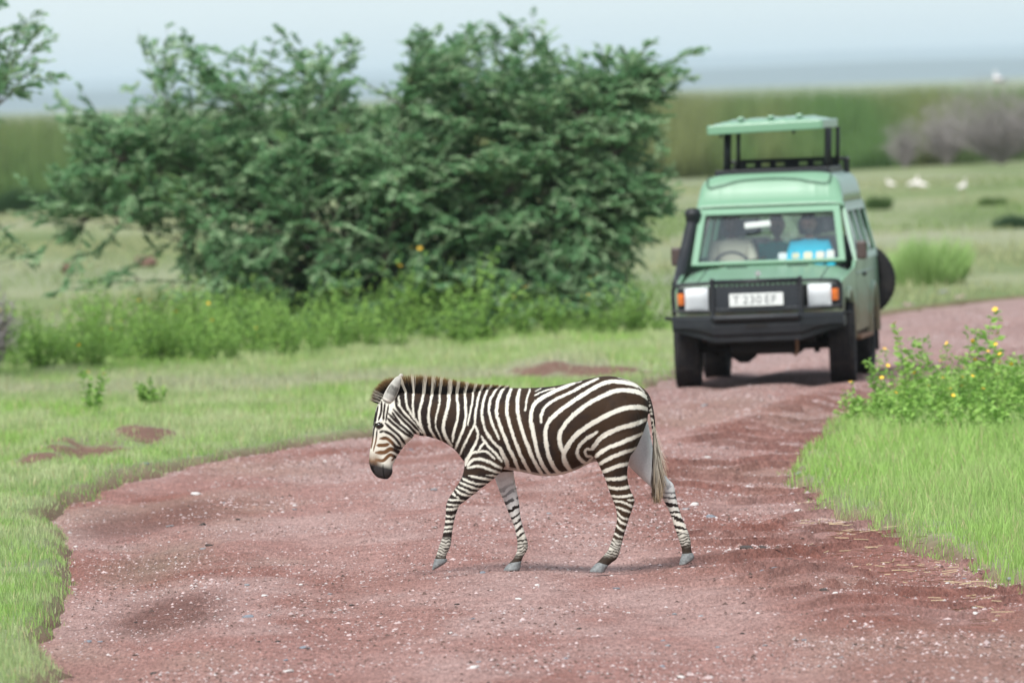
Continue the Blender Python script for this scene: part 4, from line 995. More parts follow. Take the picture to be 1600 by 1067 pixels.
# --- tail and firewall
MB().box(-.80, .80, 3.86, 3.92, .60, 1.20).build('tailgate', m_paint, car)
MB().poly([[(-.80, 1.2), (.80, 1.2), (.71, 1.80), (-.71, 1.80)], [(-.66, 1.27), (.66, 1.27), (.62, 1.66), (-.62, 1.66)]], lambda x, z: (x, 3.89, z)).build('rear_frame', m_paint, car, solid=.03)
MB().box(-.65, .65, 3.875, 3.88, 1.26, 1.67).build('rear_window', m_side, car)
MB().box(-.76, .76, .72, .76, .55, 1.13).build('firewall', m_dark, car)
MB().box(-.70, .70, .80, 1.06, 1.00, 1.15).build('dashboard', m_dark, car, bevel=.03)
sw = MB(); sw.tube([(-.40 + .19 * math.cos(a), 1.17 + .06 * math.sin(a), 1.13 + .18 * math.sin(a)) for a in np.linspace(0, 2 * math.pi, 32)], .014, 8); sw.tube([(-.40, 1.0, 1.05), (-.40, 1.17, 1.13)], .025, 8); sw.tube([(-.58, 1.17, 1.13), (-.22, 1.17, 1.13)], .012, 6)
sw.build('steering_wheel', m_black, car)
def seat_at(x, y):
    st_ = MB().box(x - .24, x + .24, y - .25, y + .25, .74, .90).build('seat', m_plast, car, bevel=.05)
    MB().box(x - .23, x + .23, y + .24, y + .36, .88, 1.42).build('backrest', m_plast, st_, bevel=.05)
    MB().box(x - .13, x + .13, y + .27, y + .35, 1.45, 1.62).build('headrest', m_plast, st_, bevel=.04)
for x, y in ((-.40, 1.45), (.36, 1.45), (-.40, 2.35), (.36, 2.35), (-.40, 3.2), (.36, 3.2)): seat_at(x, y)
rmir = MB().box(-.13, .13, .98, 1.0, 1.555, 1.615).build('rear_view_mirror', m_plate, car, bevel=.012); rmir.rotation_euler = (0, R(-4), 0)
MB().tube([(0, 1.0, 1.6), (0, 1.08, 1.66)], .008, 6).build('mirror_stalk', m_black, rmir)

# ================================================================== PEOPLE in the vehicle (placed on its seats)
def person(name, label, loc, skin, shirt, hair_c, hands, head_turn=0, head_nod=0, hair_long=False, cap=None):
    root_ = bpy.data.objects.new(name, None); COL.objects.link(root_); root_.empty_display_size = .2
    root_.matrix_world = car.matrix_basis @ Matrix.Translation(loc)
    tag(root_, label, 'person', 'people seated in the vehicle')
    ms_ = mat(name + '_skin', skin, .55); mh_ = mat(name + '_hair', hair_c, .8); mc_ = attr_mat(name + '_clothes', .85, .2)
    # seated figure facing -Y, hip at origin
    J = {'pel': (0, 0, .10), 'wai': (0, .03, .24), 'che': (0, .02, .42), 'nek0': (0, .02, .56), 'nek': (0, .005, .635),
         'ls': (-.165, .03, .52), 'rs': (.165, .03, .52), 'lh': (-.09, -.03, .08), 'rh': (.09, -.03, .08), 'lk': (-.12, -.44, .10), 'rk': (.12, -.44, .10), 'la': (-.12, -.50, -.30), 'ra': (.12, -.50, -.30), 'lt': (-.12, -.64, -.34), 'rt': (.12, -.64, -.34)}
    (le, lw), (re, rw) = hands
    J.update({'le': le, 'lw': lw, 're': re, 'rw': rw})
    E = [('pel', 'wai'), ('wai', 'che'), ('che', 'nek0'), ('nek0', 'nek'), ('che', 'ls'), ('che', 'rs'), ('ls', 'le'), ('le', 'lw'), ('rs', 're'), ('re', 'rw'), ('pel', 'lh'), ('pel', 'rh'), ('lh', 'lk'), ('rh', 'rk'), ('lk', 'la'), ('rk', 'ra'), ('la', 'lt'), ('ra', 'rt')]
    RAD = {'pel': (.15, .11), 'wai': (.14, .10), 'che': (.16, .105), 'nek0': (.07, .065), 'nek': (.052, .055), 'ls': (.07, .07), 'rs': (.07, .07), 'le': (.045, .045), 're': (.045, .045), 'lw': (.028, .03), 'rw': (.028, .03), 'lh': (.085, .085), 'rh': (.085, .085), 'lk': (.06, .06), 'rk': (.06, .06), 'la': (.04, .04), 'ra': (.04, .04), 'lt': (.035, .03), 'rt': (.035, .03)}
    nm = list(J)
    # fingers
    Vp = [J[k] for k in nm]; Ep = [(nm.index(a), nm.index(b)) for a, b in E]; Rp = [RAD[k] for k in nm]
    for wk, ek, sgn in (('lw', 'le', -1), ('rw', 're', 1)):
        w0 = np.array(J[wk]); d = w0 - np.array(J[ek]); d /= np.linalg.norm(d); sd__ = np.cross(d, (0, 0, 1)); sd__ /= np.linalg.norm(sd__) + 1e-9
        pm = w0 + d * .07; Vp.append(tuple(pm)); Rp.append((.038, .018)); ip = len(Vp) - 1; Ep.append((nm.index(wk), ip))
        for q, (o_, l_) in enumerate(((-.030, .060), (-.011, .075), (.009, .072), (.028, .058))):
            a = pm + sd__ * o_ + d * .02; b = a + d * l_ * .5 + np.array([0, 0, -.012]); c = b + d * l_ * .25 + np.array([0, 0, -.035])
            i0 = len(Vp); Vp += [tuple(a), tuple(b), tuple(c)]; Rp += [(.010, .010), (.009, .009), (.008, .008)]; Ep += [(ip, i0), (i0, i0 + 1), (i0 + 1, i0 + 2)]
        a = w0 + d * .03 + sd__ * (-.035 * sgn); b = a + d * .03 + sd__ * (-.018 * sgn); i0 = len(Vp); Vp += [tuple(a), tuple(b)]; Rp += [(.012, .012), (.009, .009)]; Ep += [(nm.index(wk), i0), (i0, i0 + 1)]
    me_ = bpy.data.meshes.new('body'); me_.from_pydata([tuple(map(float, v)) for v in Vp], Ep, []); me_.update()
    o = add('body_src', me_); sm_ = o.modifiers.new('k', 'SKIN')
    for i, r_ in enumerate(Rp): me_.skin_vertices[0].data[i].radius = r_
    me_.skin_vertices[0].data[0].use_root = True
    sb_ = o.modifiers.new('s', 'SUBSURF'); sb_.levels = 2; sb_.render_levels = 2
    d_ = bpy.context.evaluated_depsgraph_get(); d_.update(); bm2 = bpy.data.meshes.new_from_object(o.evaluated_get(d_)); bpy.data.objects.remove(o, do_unlink=True)
    cc = np.array([v.co[:] for v in bm2.vertices]); col_ = np.tile(np.array(shirt), (len(cc), 1))
    for wk, ek in (('lw', 'le'), ('rw', 're')):
        dd_ = np.linalg.norm(cc - np.array(J[wk]), axis=1); fore = np.linalg.norm(cc - (np.array(J[ek]) * .5 + np.array(J[wk]) * .5), axis=1)
        col_[(dd_ < .14) | (fore < .12)] = skin
    col_[(cc[:, 2] > .585) & (np.abs(cc[:, 0]) < .09)] = skin
    col_[(cc[:, 2] < .14) & (cc[:, 1] < -.02)] = (.10, .085, .06)
    a2 = bm2.color_attributes.new('Col', 'FLOAT_COLOR', 'POINT'); c4_ = np.ones((len(cc), 4), np.float32); c4_[:, :3] = col_; a2.data.foreach_set('color', c4_.ravel())
    for p in bm2.polygons: p.use_smooth = True
    bm2.materials.clear(); bm2.materials.append(mc_); add('body', bm2, root_)
    # head
    hb_ = bmesh.new(); bmesh.ops.create_icosphere(hb_, subdivisions=4, radius=1)
    V = []; 
    for v in hb_.verts:
        x, y, z = v.co; X = .074 * x; Y = .094 * y; Z = .118 * z
        if z < 0: X *= 1 - .30 * (-z) ** 1.5; Y = Y * (1 - .15 * -z) - (.012 * -z if y < 0 else 0)
        if y < 0:
            Y -= .026 * math.exp(-((x / .16) ** 2)) * math.exp(-(((z + .16) / .17) ** 2))                     # nose
            Y += .010 * math.exp(-(((abs(x) - .40) / .16) ** 2)) * math.exp(-(((z - .08) / .12) ** 2))        # eye sockets
            Y -= .006 * math.exp(-((x / .30) ** 2)) * math.exp(-(((z + .48) / .06) ** 2))                     # lips
            Y -= .008 * math.exp(-((x / .22) ** 2)) * math.exp(-(((z + .80) / .14) ** 2))                     # chin
        for sx in (-1, 1):
            e_ = math.exp(-(((z + .02) / .22) ** 2) - (((y - .08) / .16) ** 2)); X += sx * .016 * e_ * (1 if x * sx > .8 else 0)   # ears
        V.append((X, Y, Z))
    F = [tuple(v.index for v in f.verts) for f in hb_.faces]
    hd = add('head', new_mesh('head', np.array(V), F, True, None, [ms_]), root_, (0, -.015, .745), (R(head_nod), 0, R(head_turn)))
    HV = []; idm = {}
    for i, v in enumerate(hb_.verts):
        x, y, z = v.co; keep = (z > .42) or (y > .18 and z > (-.75 if hair_long else -.25)) or (y > -.25 and z > .25)
        if keep: idm[i] = len(HV); k_ = 1.08 + .05 * random.random(); HV.append((V[i][0] * k_, V[i][1] * k_ + .004, V[i][2] * k_ + .004))
    HF = [tuple(idm[j] for j in f) for f in F if all(j in idm for j in f)]
    add('hair', new_mesh('hair', np.array(HV), HF, True, None, [mh_]), hd); hb_.free()
    for sx in (-1, 1):
        q = MB().lathe([(.0, -.011), (.006, -.009), (.0105, 0), (.006, .009), (0, .011)], (sx * .029, -.083, .010), 'y', 12); q.build('eye', mat(name + '_eye', (.05, .035, .03), .2), hd, True)
    return root_
person('person', 'driver in a cream jacket holding the steering wheel', (-.40, 1.46, .86), (.10, .055, .035), (.50, .47, .36), (.012, .010, .009), (((-.22, -.08, .27), (-.155, -.31, .33)), ((.22, -.08, .27), (.155, -.31, .33))), 6, 8)
person('person', 'passenger in a bright turquoise shirt on the front seat', (.36, 1.46, .83), (.42, .24, .18), (.03, .70, .95), (.03, .025, .022), (((-.22, -.02, .26), (-.08, -.24, .18)), ((.22, -.02, .26), (.08, -.24, .18))), -10, 20, True)
person('person', 'passenger in a teal top on a seat behind the driver', (-.02, 2.25, .80), (.34, .22, .17), (.05, .62, .56), (.04, .03, .028), (((-.22, -.02, .26), (-.10, -.22, .16)), ((.22, -.02, .26), (.10, -.22, .16))), -4, 6, True)
# ================================================================== VEGETATION
def unit(a): return a / (np.linalg.norm(a, axis=-1, keepdims=True) + 1e-9)
def leaf_mesh(P, D, Nn, ln, wd, col, tip=None, fold=.25):
    """diamond leaves: base P, direction D, normal Nn; two triangles folded on the midrib"""
    n = len(P); S_ = unit(np.cross(D, Nn)); Nn = unit(np.cross(S_, D))
    V = np.empty((n, 4, 3), np.float32)
    V[:, 0] = P; V[:, 2] = P + D * ln[:, None] - Nn * (ln * .12)[:, None]
    m_ = P + D * (ln * .45)[:, None]; V[:, 1] = m_ + S_ * (wd / 2)[:, None] + Nn * (wd * fold)[:, None]; V[:, 3] = m_ - S_ * (wd / 2)[:, None] + Nn * (wd * fold)[:, None]
    b = (np.arange(n) * 4)[:, None]; F = np.vstack([np.hstack([b, b + 1, b + 2]), np.hstack([b, b + 2, b + 3])])
    C = np.repeat(col[:, None, :], 4, 1)
    return V.reshape(-1, 3), F, C.reshape(-1, 3)
def tubes(curves, radii, n=5):
    """curves (m,k,3), radii (m,k) -> verts, quads"""
    m_, k, _ = curves.shape; T = unit(np.gradient(curves, axis=1)); A = unit(np.cross(T, np.array([.21, .33, .92]))); B = np.cross(A, T)
    q = np.arange(n) * 2 * math.pi / n
    V = curves[:, :, None, :] + radii[:, :, None, None] * (np.cos(q)[None, None, :, None] * A[:, :, None, :] + np.sin(q)[None, None, :, None] * B[:, :, None, :])
    idx = np.arange(m_ * k * n).reshape(m_, k, n); nx_ = np.roll(idx, -1, 2)
    F = np.stack([idx[:, :-1], nx_[:, :-1], nx_[:, 1:], idx[:, 1:]], -1).reshape(-1, 4)
    return V.reshape(-1, 3), F
def sample_poly(poly, n):
    poly = np.array(poly, float); lo, hi = poly.min(0), poly.max(0); out = np.zeros((0, 2))
    while len(out) < n:
        p = lo + rng.random((n * 2, 2)) * (hi - lo); out = np.vstack([out, p[in_poly(p, poly)]])
    return out[:n]
m_leaf = attr_mat('acacia_leaf', .6, .3, .32); m_herb = attr_mat('herb_leaf', .55, .3, .38); m_bark = mat('bark', (.07, .055, .042), .9); kn = noise_node(m_bark, 14, 4); L(m_bark, ramp(m_bark, kn.outputs[0], [(.3, (.045, .036, .028)), (.7, (.11, .09, .07))]).outputs[0], BS(m_bark).inputs['Base Color'])

m_twg = mat('green_twig', (.13, .14, .085), .85)
def acacia(label, Yt, base_px, poly, n_limb, depth, twigs, lpt, extra=None, hue=1.0, group=None, dens=None):
    g = ground_at(*base_px); sc_ = Yt / g[1]; bx = plane_at(base_px[0], base_px[1], Yt)[0]
    base = np.array([bx, Yt, 0.0])
    root_ = empty('acacia_tree', base); tag(root_, label, 'tree', group)
    tp = sample_poly(poly, n_limb * 5)
    tp = tp[fbm(tp[:, 0] / 75, tp[:, 1] / 45, 140) > .36]
    if dens is not None: tp = tp[rng.random(len(tp)) < dens(tp)]
    tp = tp[:n_limb]
    if extra is not None: tp = np.vstack([tp, extra])
    n = len(tp); cxp = np.array(poly).mean(0); half = np.ptp(np.array(poly)[:, 0]) / 2
    T = np.array([plane_at(a, b, Yt) for a, b in tp]) - base
    e = np.clip(np.abs(tp[:, 0] - cxp[0]) / half, 0, 1); T[:, 1] = rng.uniform(-1, 1, n) * depth * np.sqrt(np.clip(1 - e ** 2, .06, 1))
    k = 14; t = np.linspace(0, 1, k)[None, :, None]
    def bez(B, Cc, T): return (1 - t) ** 2 * B[:, None] + 2 * t * (1 - t) * Cc[:, None] + t * t * T[:, None]
    # main limbs from the root stock
    mi_ = rng.choice(n, min(n, 95), replace=False); Tm = T[mi_]; nm_ = len(Tm)
    B = np.stack([rng.normal(0, .35, nm_), rng.normal(0, .25, nm_), np.full(nm_, -.05)], 1)
    Cc = B + (Tm - B) * np.array([.35, .35, .50]) + np.stack([rng.normal(0, .25, nm_), rng.normal(0, .25, nm_), .12 * np.linalg.norm((Tm - B)[:, :2], axis=1)], 1)
    main = bez(B, Cc, Tm) + rng.normal(0, .015, (nm_, k, 3)) * np.sin(t * math.pi)
    rad = (.030 * (1 - t[..., 0]) ** 1.1 + .003) * (.7 + .6 * rng.random((nm_, 1)))
    Vb, Fb = tubes(main, rad, 5)
    add('trunk', new_mesh('trunk', Vb, Fb, True, None, [m_bark]), root_)
    # side limbs spring from the nearest main limb and turn towards their own tip
    flat = main[:, 3:12].reshape(-1, 3); St = np.empty((n, 3))
    for q_ in range(n):
        d_ = np.linalg.norm(flat - T[q_], axis=1) + rng.normal(0, .22, len(flat)); d_[d_ < .35] = 9; St[q_] = flat[int(np.argmin(d_))]
    Cc = (St + T) / 2 + np.stack([rng.normal(0, .12, n), rng.normal(0, .12, n), rng.normal(.06, .12, n)], 1)
    k = 8; t = np.linspace(0, 1, k)[None, :, None]; main = main[:, np.linspace(0, 13, k).astype(int)]
    sub = bez(St, Cc, T) + rng.normal(0, .008, (n, k, 3)) * np.sin(t * math.pi)
    Vb, Fb = tubes(sub, np.broadcast_to((.007 * (1 - t[..., 0]) + .002), (n, k)), 3)
    add('branches', new_mesh('branches', Vb, Fb, True, None, [m_bark]), root_)['kind'] = 'stuff'
    cur = np.vstack([sub, main[:, :]]); n = len(cur)
    # twigs
    nt_ = n * twigs; li = np.repeat(np.arange(n), twigs); tt = np.where(li < len(sub), .12 + .88 * rng.random(nt_), .45 + .55 * rng.random(nt_))
    i0 = np.clip((tt * (k - 1)).astype(int), 0, k - 2); f = (tt * (k - 1) - i0)[:, None]
    P0 = cur[li, i0] * (1 - f) + cur[li, i0 + 1] * f; tang = unit(cur[li, i0 + 1] - cur[li, i0])
    side = unit(np.cross(tang, np.array([0, 0, 1.0]))) * rng.choice([-1, 1], nt_)[:, None]
    d0 = unit(tang * rng.uniform(.5, 1.1, nt_)[:, None] + side * rng.uniform(.2, 1.0, nt_)[:, None] + np.stack([rng.normal(0, .2, nt_), rng.normal(0, .2, nt_), rng.uniform(-.15, .28, nt_)], 1))
    tl = rng.uniform(.13, .36, nt_) * (1.05 - .40 * tt)
    droop = np.array([0, 0, -1.0])
    s_ = np.linspace(0, 1, 5)[None, :, None]
    tc_ = P0[:, None] + d0[:, None] * (tl[:, None, None] * s_) + droop * (tl[:, None, None] * .16 * s_ ** 2)
    Vt, Ft = tubes(tc_[:, ::4], np.broadcast_to(.0019 * (1.2 - s_[:, ::4, 0]), (nt_, 2)), 3)
    add('twigs', new_mesh('twigs', Vt, Ft, False, None, [m_twg]), root_)['kind'] = 'stuff'
    # feathery leaves in two rows along each twig
    nl = nt_ * lpt; ti_ = np.repeat(np.arange(nt_), lpt); u = rng.random(nl) ** .8; j = np.clip((u * 4).astype(int), 0, 3); f = (u * 4 - j)[:, None]
    P = tc_[ti_, j] * (1 - f) + tc_[ti_, j + 1] * f; td = unit(tc_[ti_, j + 1] - tc_[ti_, j])
    sd__ = unit(np.cross(td, np.array([0, 0, 1.0]))) * rng.choice([-1, 1], nl)[:, None]
    D = unit(td * rng.uniform(.4, 1.0, nl)[:, None] + sd__ * rng.uniform(.4, 1.0, nl)[:, None] + rng.normal(0, .28, (nl, 3)))
    Nn = unit(np.array([0, -.35, .7]) + rng.normal(0, .75, (nl, 3)))
    tone = rng.random(nt_)[ti_]; tone2 = rng.random(nl)
    c0 = np.array([.115, .265, .115]); c1 = np.array([.23, .40, .19]); c2 = np.array([.47, .58, .38])
    col_ = c0 + (c1 - c0) * tone[:, None]; col_ = col_ + (c2 - col_) * (np.clip((tone - .48) * 2.0, 0, .85) * (.3 + .7 * tone2))[:, None]
    yl = (tone2 > .985)[:, None]; col_ = np.where(yl, np.array([.20, .19, .06]), col_) * (.8 + .4 * rng.random((nl, 1))) * hue
    ll = rng.uniform(.040, .080, nl)[:, None]; lw_ = rng.uniform(.008, .0135, nl)[:, None]; Sx = unit(np.cross(D, Nn))
    Vl = np.stack([P + D * ll * .25 - Sx * lw_, P + D * ll * .25 + Sx * lw_, P + D * ll], 1).reshape(-1, 3); Fl = np.arange(nl * 3).reshape(-1, 3); Cl = np.repeat(col_[:, None], 3, 1).reshape(-1, 3)
    add('crown', new_mesh('crown', Vl, Fl, False, Cl, [m_leaf]), root_)
    return root_
ENV = [(55, 300), (85, 230), (150, 200), (100, 185), (75, 160), (130, 148), (165, 180), (215, 195), (245, 170), (205, 140), (255, 125), (205, 60), (255, 35), (300, 60), (350, 85), (400, 65), (440, 45), (460, 90), (530, 60), (590, 75), (670, 50), (740, 28), (830, 30), (850, 60), (930, 80), (1010, 75), (1030, 95), (1090, 78), (1060, 110), (1085, 125), (1045, 165), (1035, 230), (1060, 300), (1035, 370), (1000, 420), (985, 480), (900, 510), (800, 500), (700, 520), (560, 520), (430, 520), (330, 500), (260, 470), (245, 420), (215, 375), (140, 360), (70, 355)]
EXT = [(75, 460), (110, 440), (130, 455), (170, 430), (60, 400), (95, 385), (120, 400), (215, 45), (255, 35), (300, 60), (90, 150), (85, 175), (130, 140), (435, 45), (470, 70), (830, 25), (850, 30), (1095, 75), (1085, 80), (1090, 120), (1010, 72), (955, 75), (205, 135), (215, 180), (240, 200), (550, 62), (25, 330), (40, 290), (300, 430), (320, 460)]
def dens_main(tp):
    d = np.ones(len(tp)); left = (tp[:, 0] < 330); d[left] = .58; d[(tp[:, 0] < 480) & (tp[:, 1] < 190)] = .5; d[(tp[:, 1] < 110)] *= .75
    d[(tp[:, 0] < 330) & (tp[:, 1] > 330)] = .12
    return d
acacia('big spreading acacia bush with dense grey green foliage down to the weeds', 138.0, (640, 522), ENV, 1500, 1.5, 14, 33, np.array(EXT), dens=dens_main)
ENV2 = [(-520, 100), (-470, -120), (-220, -170), (-10, -60), (45, 5), (65, 10), (40, 45), (70, 42), (55, 75), (65, 90), (30, 105), (60, 122), (35, 140), (-10, 148), (-60, 260), (-30, 350), (-60, 420), (-200, 540), (-450, 520)]
acacia('acacia with thin feathery branches against the sky beside the big bush', 121.0, (-260, 575), ENV2, 240, 1.4, 13, 26, np.array([(70, 18), (62, 45), (72, 75), (60, 95), (88, 120), (55, 128), (30, 145), (68, 60), (20, 345), (60, 395), (40, 415)]))

# ---- leafy herbs
def herb_mesh(seed, h_, n_st, spread, leaf=(.045, .085), flowers=0, dense=1.0, bright=1.0):
    r_ = np.random.default_rng(seed); k = 7
    az = r_.uniform(0, 2 * math.pi, n_st); out = spread * np.sqrt(r_.random(n_st)); hh = h_ * r_.uniform(.5, 1.0, n_st) * (1 - .35 * (out / max(spread, 1e-3)) ** 2)
    t = np.linspace(0, 1, k)[None, :, None]
    dirs = np.stack([np.cos(az) * out, np.sin(az) * out, hh], 1)
    b0 = np.stack([np.cos(az) * out * .25, np.sin(az) * out * .25, np.zeros(n_st) - .03], 1)
    cur = b0[:, None] + dirs[:, None] * np.concatenate([t ** 1.3, t ** 1.3, t], -1) + r_.normal(0, .010, (n_st, k, 3)) * t
    Vs, Fs = tubes(cur, np.broadcast_to(.0045 * (1.15 - t[..., 0]), (n_st, k)), 3)
    lp = int(16 * dense); nl = n_st * lp; si = np.repeat(np.arange(n_st), lp); u = .12 + .88 * r_.random(nl); i0 = np.clip((u * (k - 1)).astype(int), 0, k - 2); f = (u * (k - 1) - i0)[:, None]
    P = cur[si, i0] * (1 - f) + cur[si, i0 + 1] * f; a = r_.uniform(0, 2 * math.pi, nl)
    D = unit(np.stack([np.cos(a), np.sin(a), r_.uniform(-.25, .75, nl)], 1)); Nn = unit(np.array([0, 0, .8]) + r_.normal(0, .7, (nl, 3)))
    tone = r_.random(n_st)[si] * .6 + .4 * r_.random(nl)
    c0 = np.array([.15, .31, .06]); c1 = np.array([.34, .53, .125]); col_ = (c0 + (c1 - c0) * tone[:, None]) * bright
    ln_ = r_.uniform(*leaf, nl) * (1.1 - .45 * u); Vl, Fl, Cl = leaf_mesh(P, D, Nn, ln_, ln_ * r_.uniform(.42, .62, nl), col_)
    me_l = new_mesh('leaves', Vl, Fl, False, Cl, [m_herb]); me_s = new_mesh('stem', Vs, Fs, True, None, [m_stem])
    fl = []
    for i in range(flowers):
        s_i = int(np.argsort(-hh)[min(i, n_st - 1)]) if i < 5 else r_.integers(n_st)
        fl.append(cur[s_i, -1 if i % 2 == 0 else -2] + r_.normal(0, .012, 3))
    return me_l, me_s, fl
m_stem = mat('herb_stem', (.09, .15, .045), .7); m_petal = mat('yellow_petal', (.80, .48, .03), .6)
bmf = bmesh.new(); 
for k_ in range(6):
    a = k_ * math.pi / 3; d = Vector((math.cos(a), math.sin(a), .35)); s__ = Vector((-math.sin(a), math.cos(a), 0))
    vs_ = [bmf.verts.new(p) for p in ((0, 0, 0), d * .016 + s__ * .010, d * .027, d * .016 - s__ * .010)]; bmf.faces.new(vs_)
mef = bpy.data.meshes.new('flower'); bmf.to_mesh(mef); bmf.free(); mef.materials.append(m_petal)
def put_herb(var, pos, sc_, rz, label, group, name='leafy_herb', cat='plant'):
    root_ = empty(name, pos, (0, 0, rz), sc_); tag(root_, label, cat, group)
    add('leaves', var[0], root_); add('stem', var[1], root_)
    for p in var[2]: add('flower', mef, root_, tuple(p), (random.uniform(-.9, .2), random.uniform(-.5, .5), random.uniform(0, 6)))
    return root_
HV_ = [herb_mesh(100 + i, .95, 34, .36, dense=1.3) for i in range(4)] + [herb_mesh(110, .95, 36, .36, flowers=2, dense=1.3), herb_mesh(111, .95, 30, .28, flowers=3, dense=1.2)]
def bl(x): return np.interp(x, [-40, 0, 150, 330, 450, 560, 700, 850, 1040], [590, 588, 582, 572, 560, 548, 540, 528, 520])
cnt = 0
for row, dy in enumerate((0, -10, -20, -34)):
    x = -60 + row * 17
    while x < 1035:
        if row >= 2 and x > 760: break
        py = bl(x) + dy + random.uniform(-5, 5); g = ground_at(x, py)
        v = random.choice([0, 1, 2, 3, 0, 1, 2, 3, 0, 1, 2, 3, 4, 5]); sc_ = random.choice([random.uniform(.45, .8), random.uniform(.8, 1.2)]) * (.78 if x > 760 else 1.0) * (.85 if x < 520 and row == 0 else 1)
        if 600 < x < 760 and row <= 1: sc_ *= 1.3
        put_herb(HV_[v], (g[0], g[1], surf_z(g[0], g[1]) - .02), sc_, random.uniform(0, 6.28),
                 'tall green weed with small yellow flowers in the thicket below the acacia' if v > 3 else 'bushy green weed in the thicket below the acacia', 'flowering weeds below the acacia' if v > 3 else 'weeds below the acacia')
        x += random.uniform(32, 50); cnt += 1
# flowering herbs on the right verge
RV = [herb_mesh(200 + i, .92, 20, .32, (.07, .12), flowers=4, dense=1.15, bright=1.12) for i in range(3)] + [herb_mesh(210, 1.08, 9, .16, (.07, .12), flowers=2, dense=1.5, bright=1.1), herb_mesh(211, .55, 26, .36, (.07, .115), flowers=1, dense=1.3, bright=1.12)]
for (px, py, v, sc_) in ((1352, 672, 4, .75), (1380, 660, 3, .72), (1402, 678, 4, .85), (1428, 662, 3, 1.0), (1440, 672, 0, .78), (1470, 664, 3, .80), (1478, 676, 1, .72), (1505, 668, 3, .85), (1520, 680, 2, .72), (1535, 660, 3, 1.12), (1552, 672, 1, .85), (1580, 664, 3, .8), (1602, 660, 2, .8), (1640, 668, 0, .9), (1680, 664, 1, 1.0), (1425, 690, 4, .7), (1500, 694, 4, .7), (1565, 694, 4, .8), (1620, 690, 4, .9)):
    g = ground_at(px, py)
    lab = {3: 'tall slender herb with upright leafy stem and yellow flower on the verge', 4: 'low leafy herb without tall stems on the right verge'}.get(v, 'bushy herb with several yellow flowers on the right verge')
    put_herb(RV[v], (g[0], g[1], surf_z(g[0], g[1]) - .02), sc_, random.uniform(0, 6.28), lab, 'herbs on the right verge')
LV1 = herb_mesh(220, .78, 5, .16, (.07, .10), flowers=3, dense=1.6, bright=1.1); LV2 = herb_mesh(221, .40, 11, .15, (.07, .10), dense=1.4, bright=.95)
g = ground_at(138, 650); put_herb(LV1, (g[0], g[1], surf_z(g[0], g[1]) - .02), 1.0, .5, 'single spindly herb with yellow flowers standing in the pale left verge', None)
g = ground_at(236, 640); put_herb(LV2, (g[0], g[1], surf_z(g[0], g[1]) - .02), 1.0, 2.0, 'small round green seedling standing alone in the pale left verge', None)

# ---- grass
m_grass = attr_mat('grass_blade', .6, .25, .35)
def grass(name, x, y, z, hgt, wid, col_, lean=.5, simple=False):
    n = len(x); a = rng.uniform(0, 2 * math.pi, n); ln = hgt * rng.uniform(.1, lean, n)
    P = np.stack([x, y, z - .01], 1); tip = P + np.stack([np.cos(a) * ln, np.sin(a) * ln, hgt], 1)
    mid = P * .45 + tip * .55 + np.stack([-np.cos(a) * ln * .22, -np.sin(a) * ln * .22, hgt * .06], 1)
    b = rng.uniform(0, math.pi, n); S_ = np.stack([np.cos(b), np.sin(b), np.zeros(n)], 1) * (wid / 2)[:, None]
    if simple:
        V = np.stack([P - S_, P + S_, tip], 1).reshape(-1, 3); F = np.arange(n * 3).reshape(-1, 3); C = np.repeat(col_[:, None], 3, 1).reshape(-1, 3)
    else:
        V = np.stack([P - S_, P + S_, mid + S_ * .75, mid - S_ * .75, tip], 1).reshape(-1, 3)
        q = (np.arange(n) * 5)[:, None]; F = np.vstack([np.hstack([q, q + 1, q + 2]), np.hstack([q, q + 2, q + 3]), np.hstack([q + 3, q + 2, q + 4])])
        C = np.repeat(col_[:, None], 5, 1).reshape(-1, 3)
    o = add(name, new_mesh(name, V, F, False, C, [m_grass])); o['kind'] = 'stuff'
    return o
def scatter(y0, y1, dens_, marg=1.3):
    n = int((y1 - y0) * 14 * dens_); y = rng.uniform(y0, y1, n); x = rng.uniform(-7, 8, n)
    k = np.abs(x) < y * .0465 + marg; return x[k], y[k]
fresh = np.array([.27, .435, .105]); midg = np.array([.30, .405, .155]); pale = np.array([.45, .50, .27]); mauve = np.array([.42, .39, .30]); deep = np.array([.10, .185, .058]); straw = np.array([.45, .41, .22])
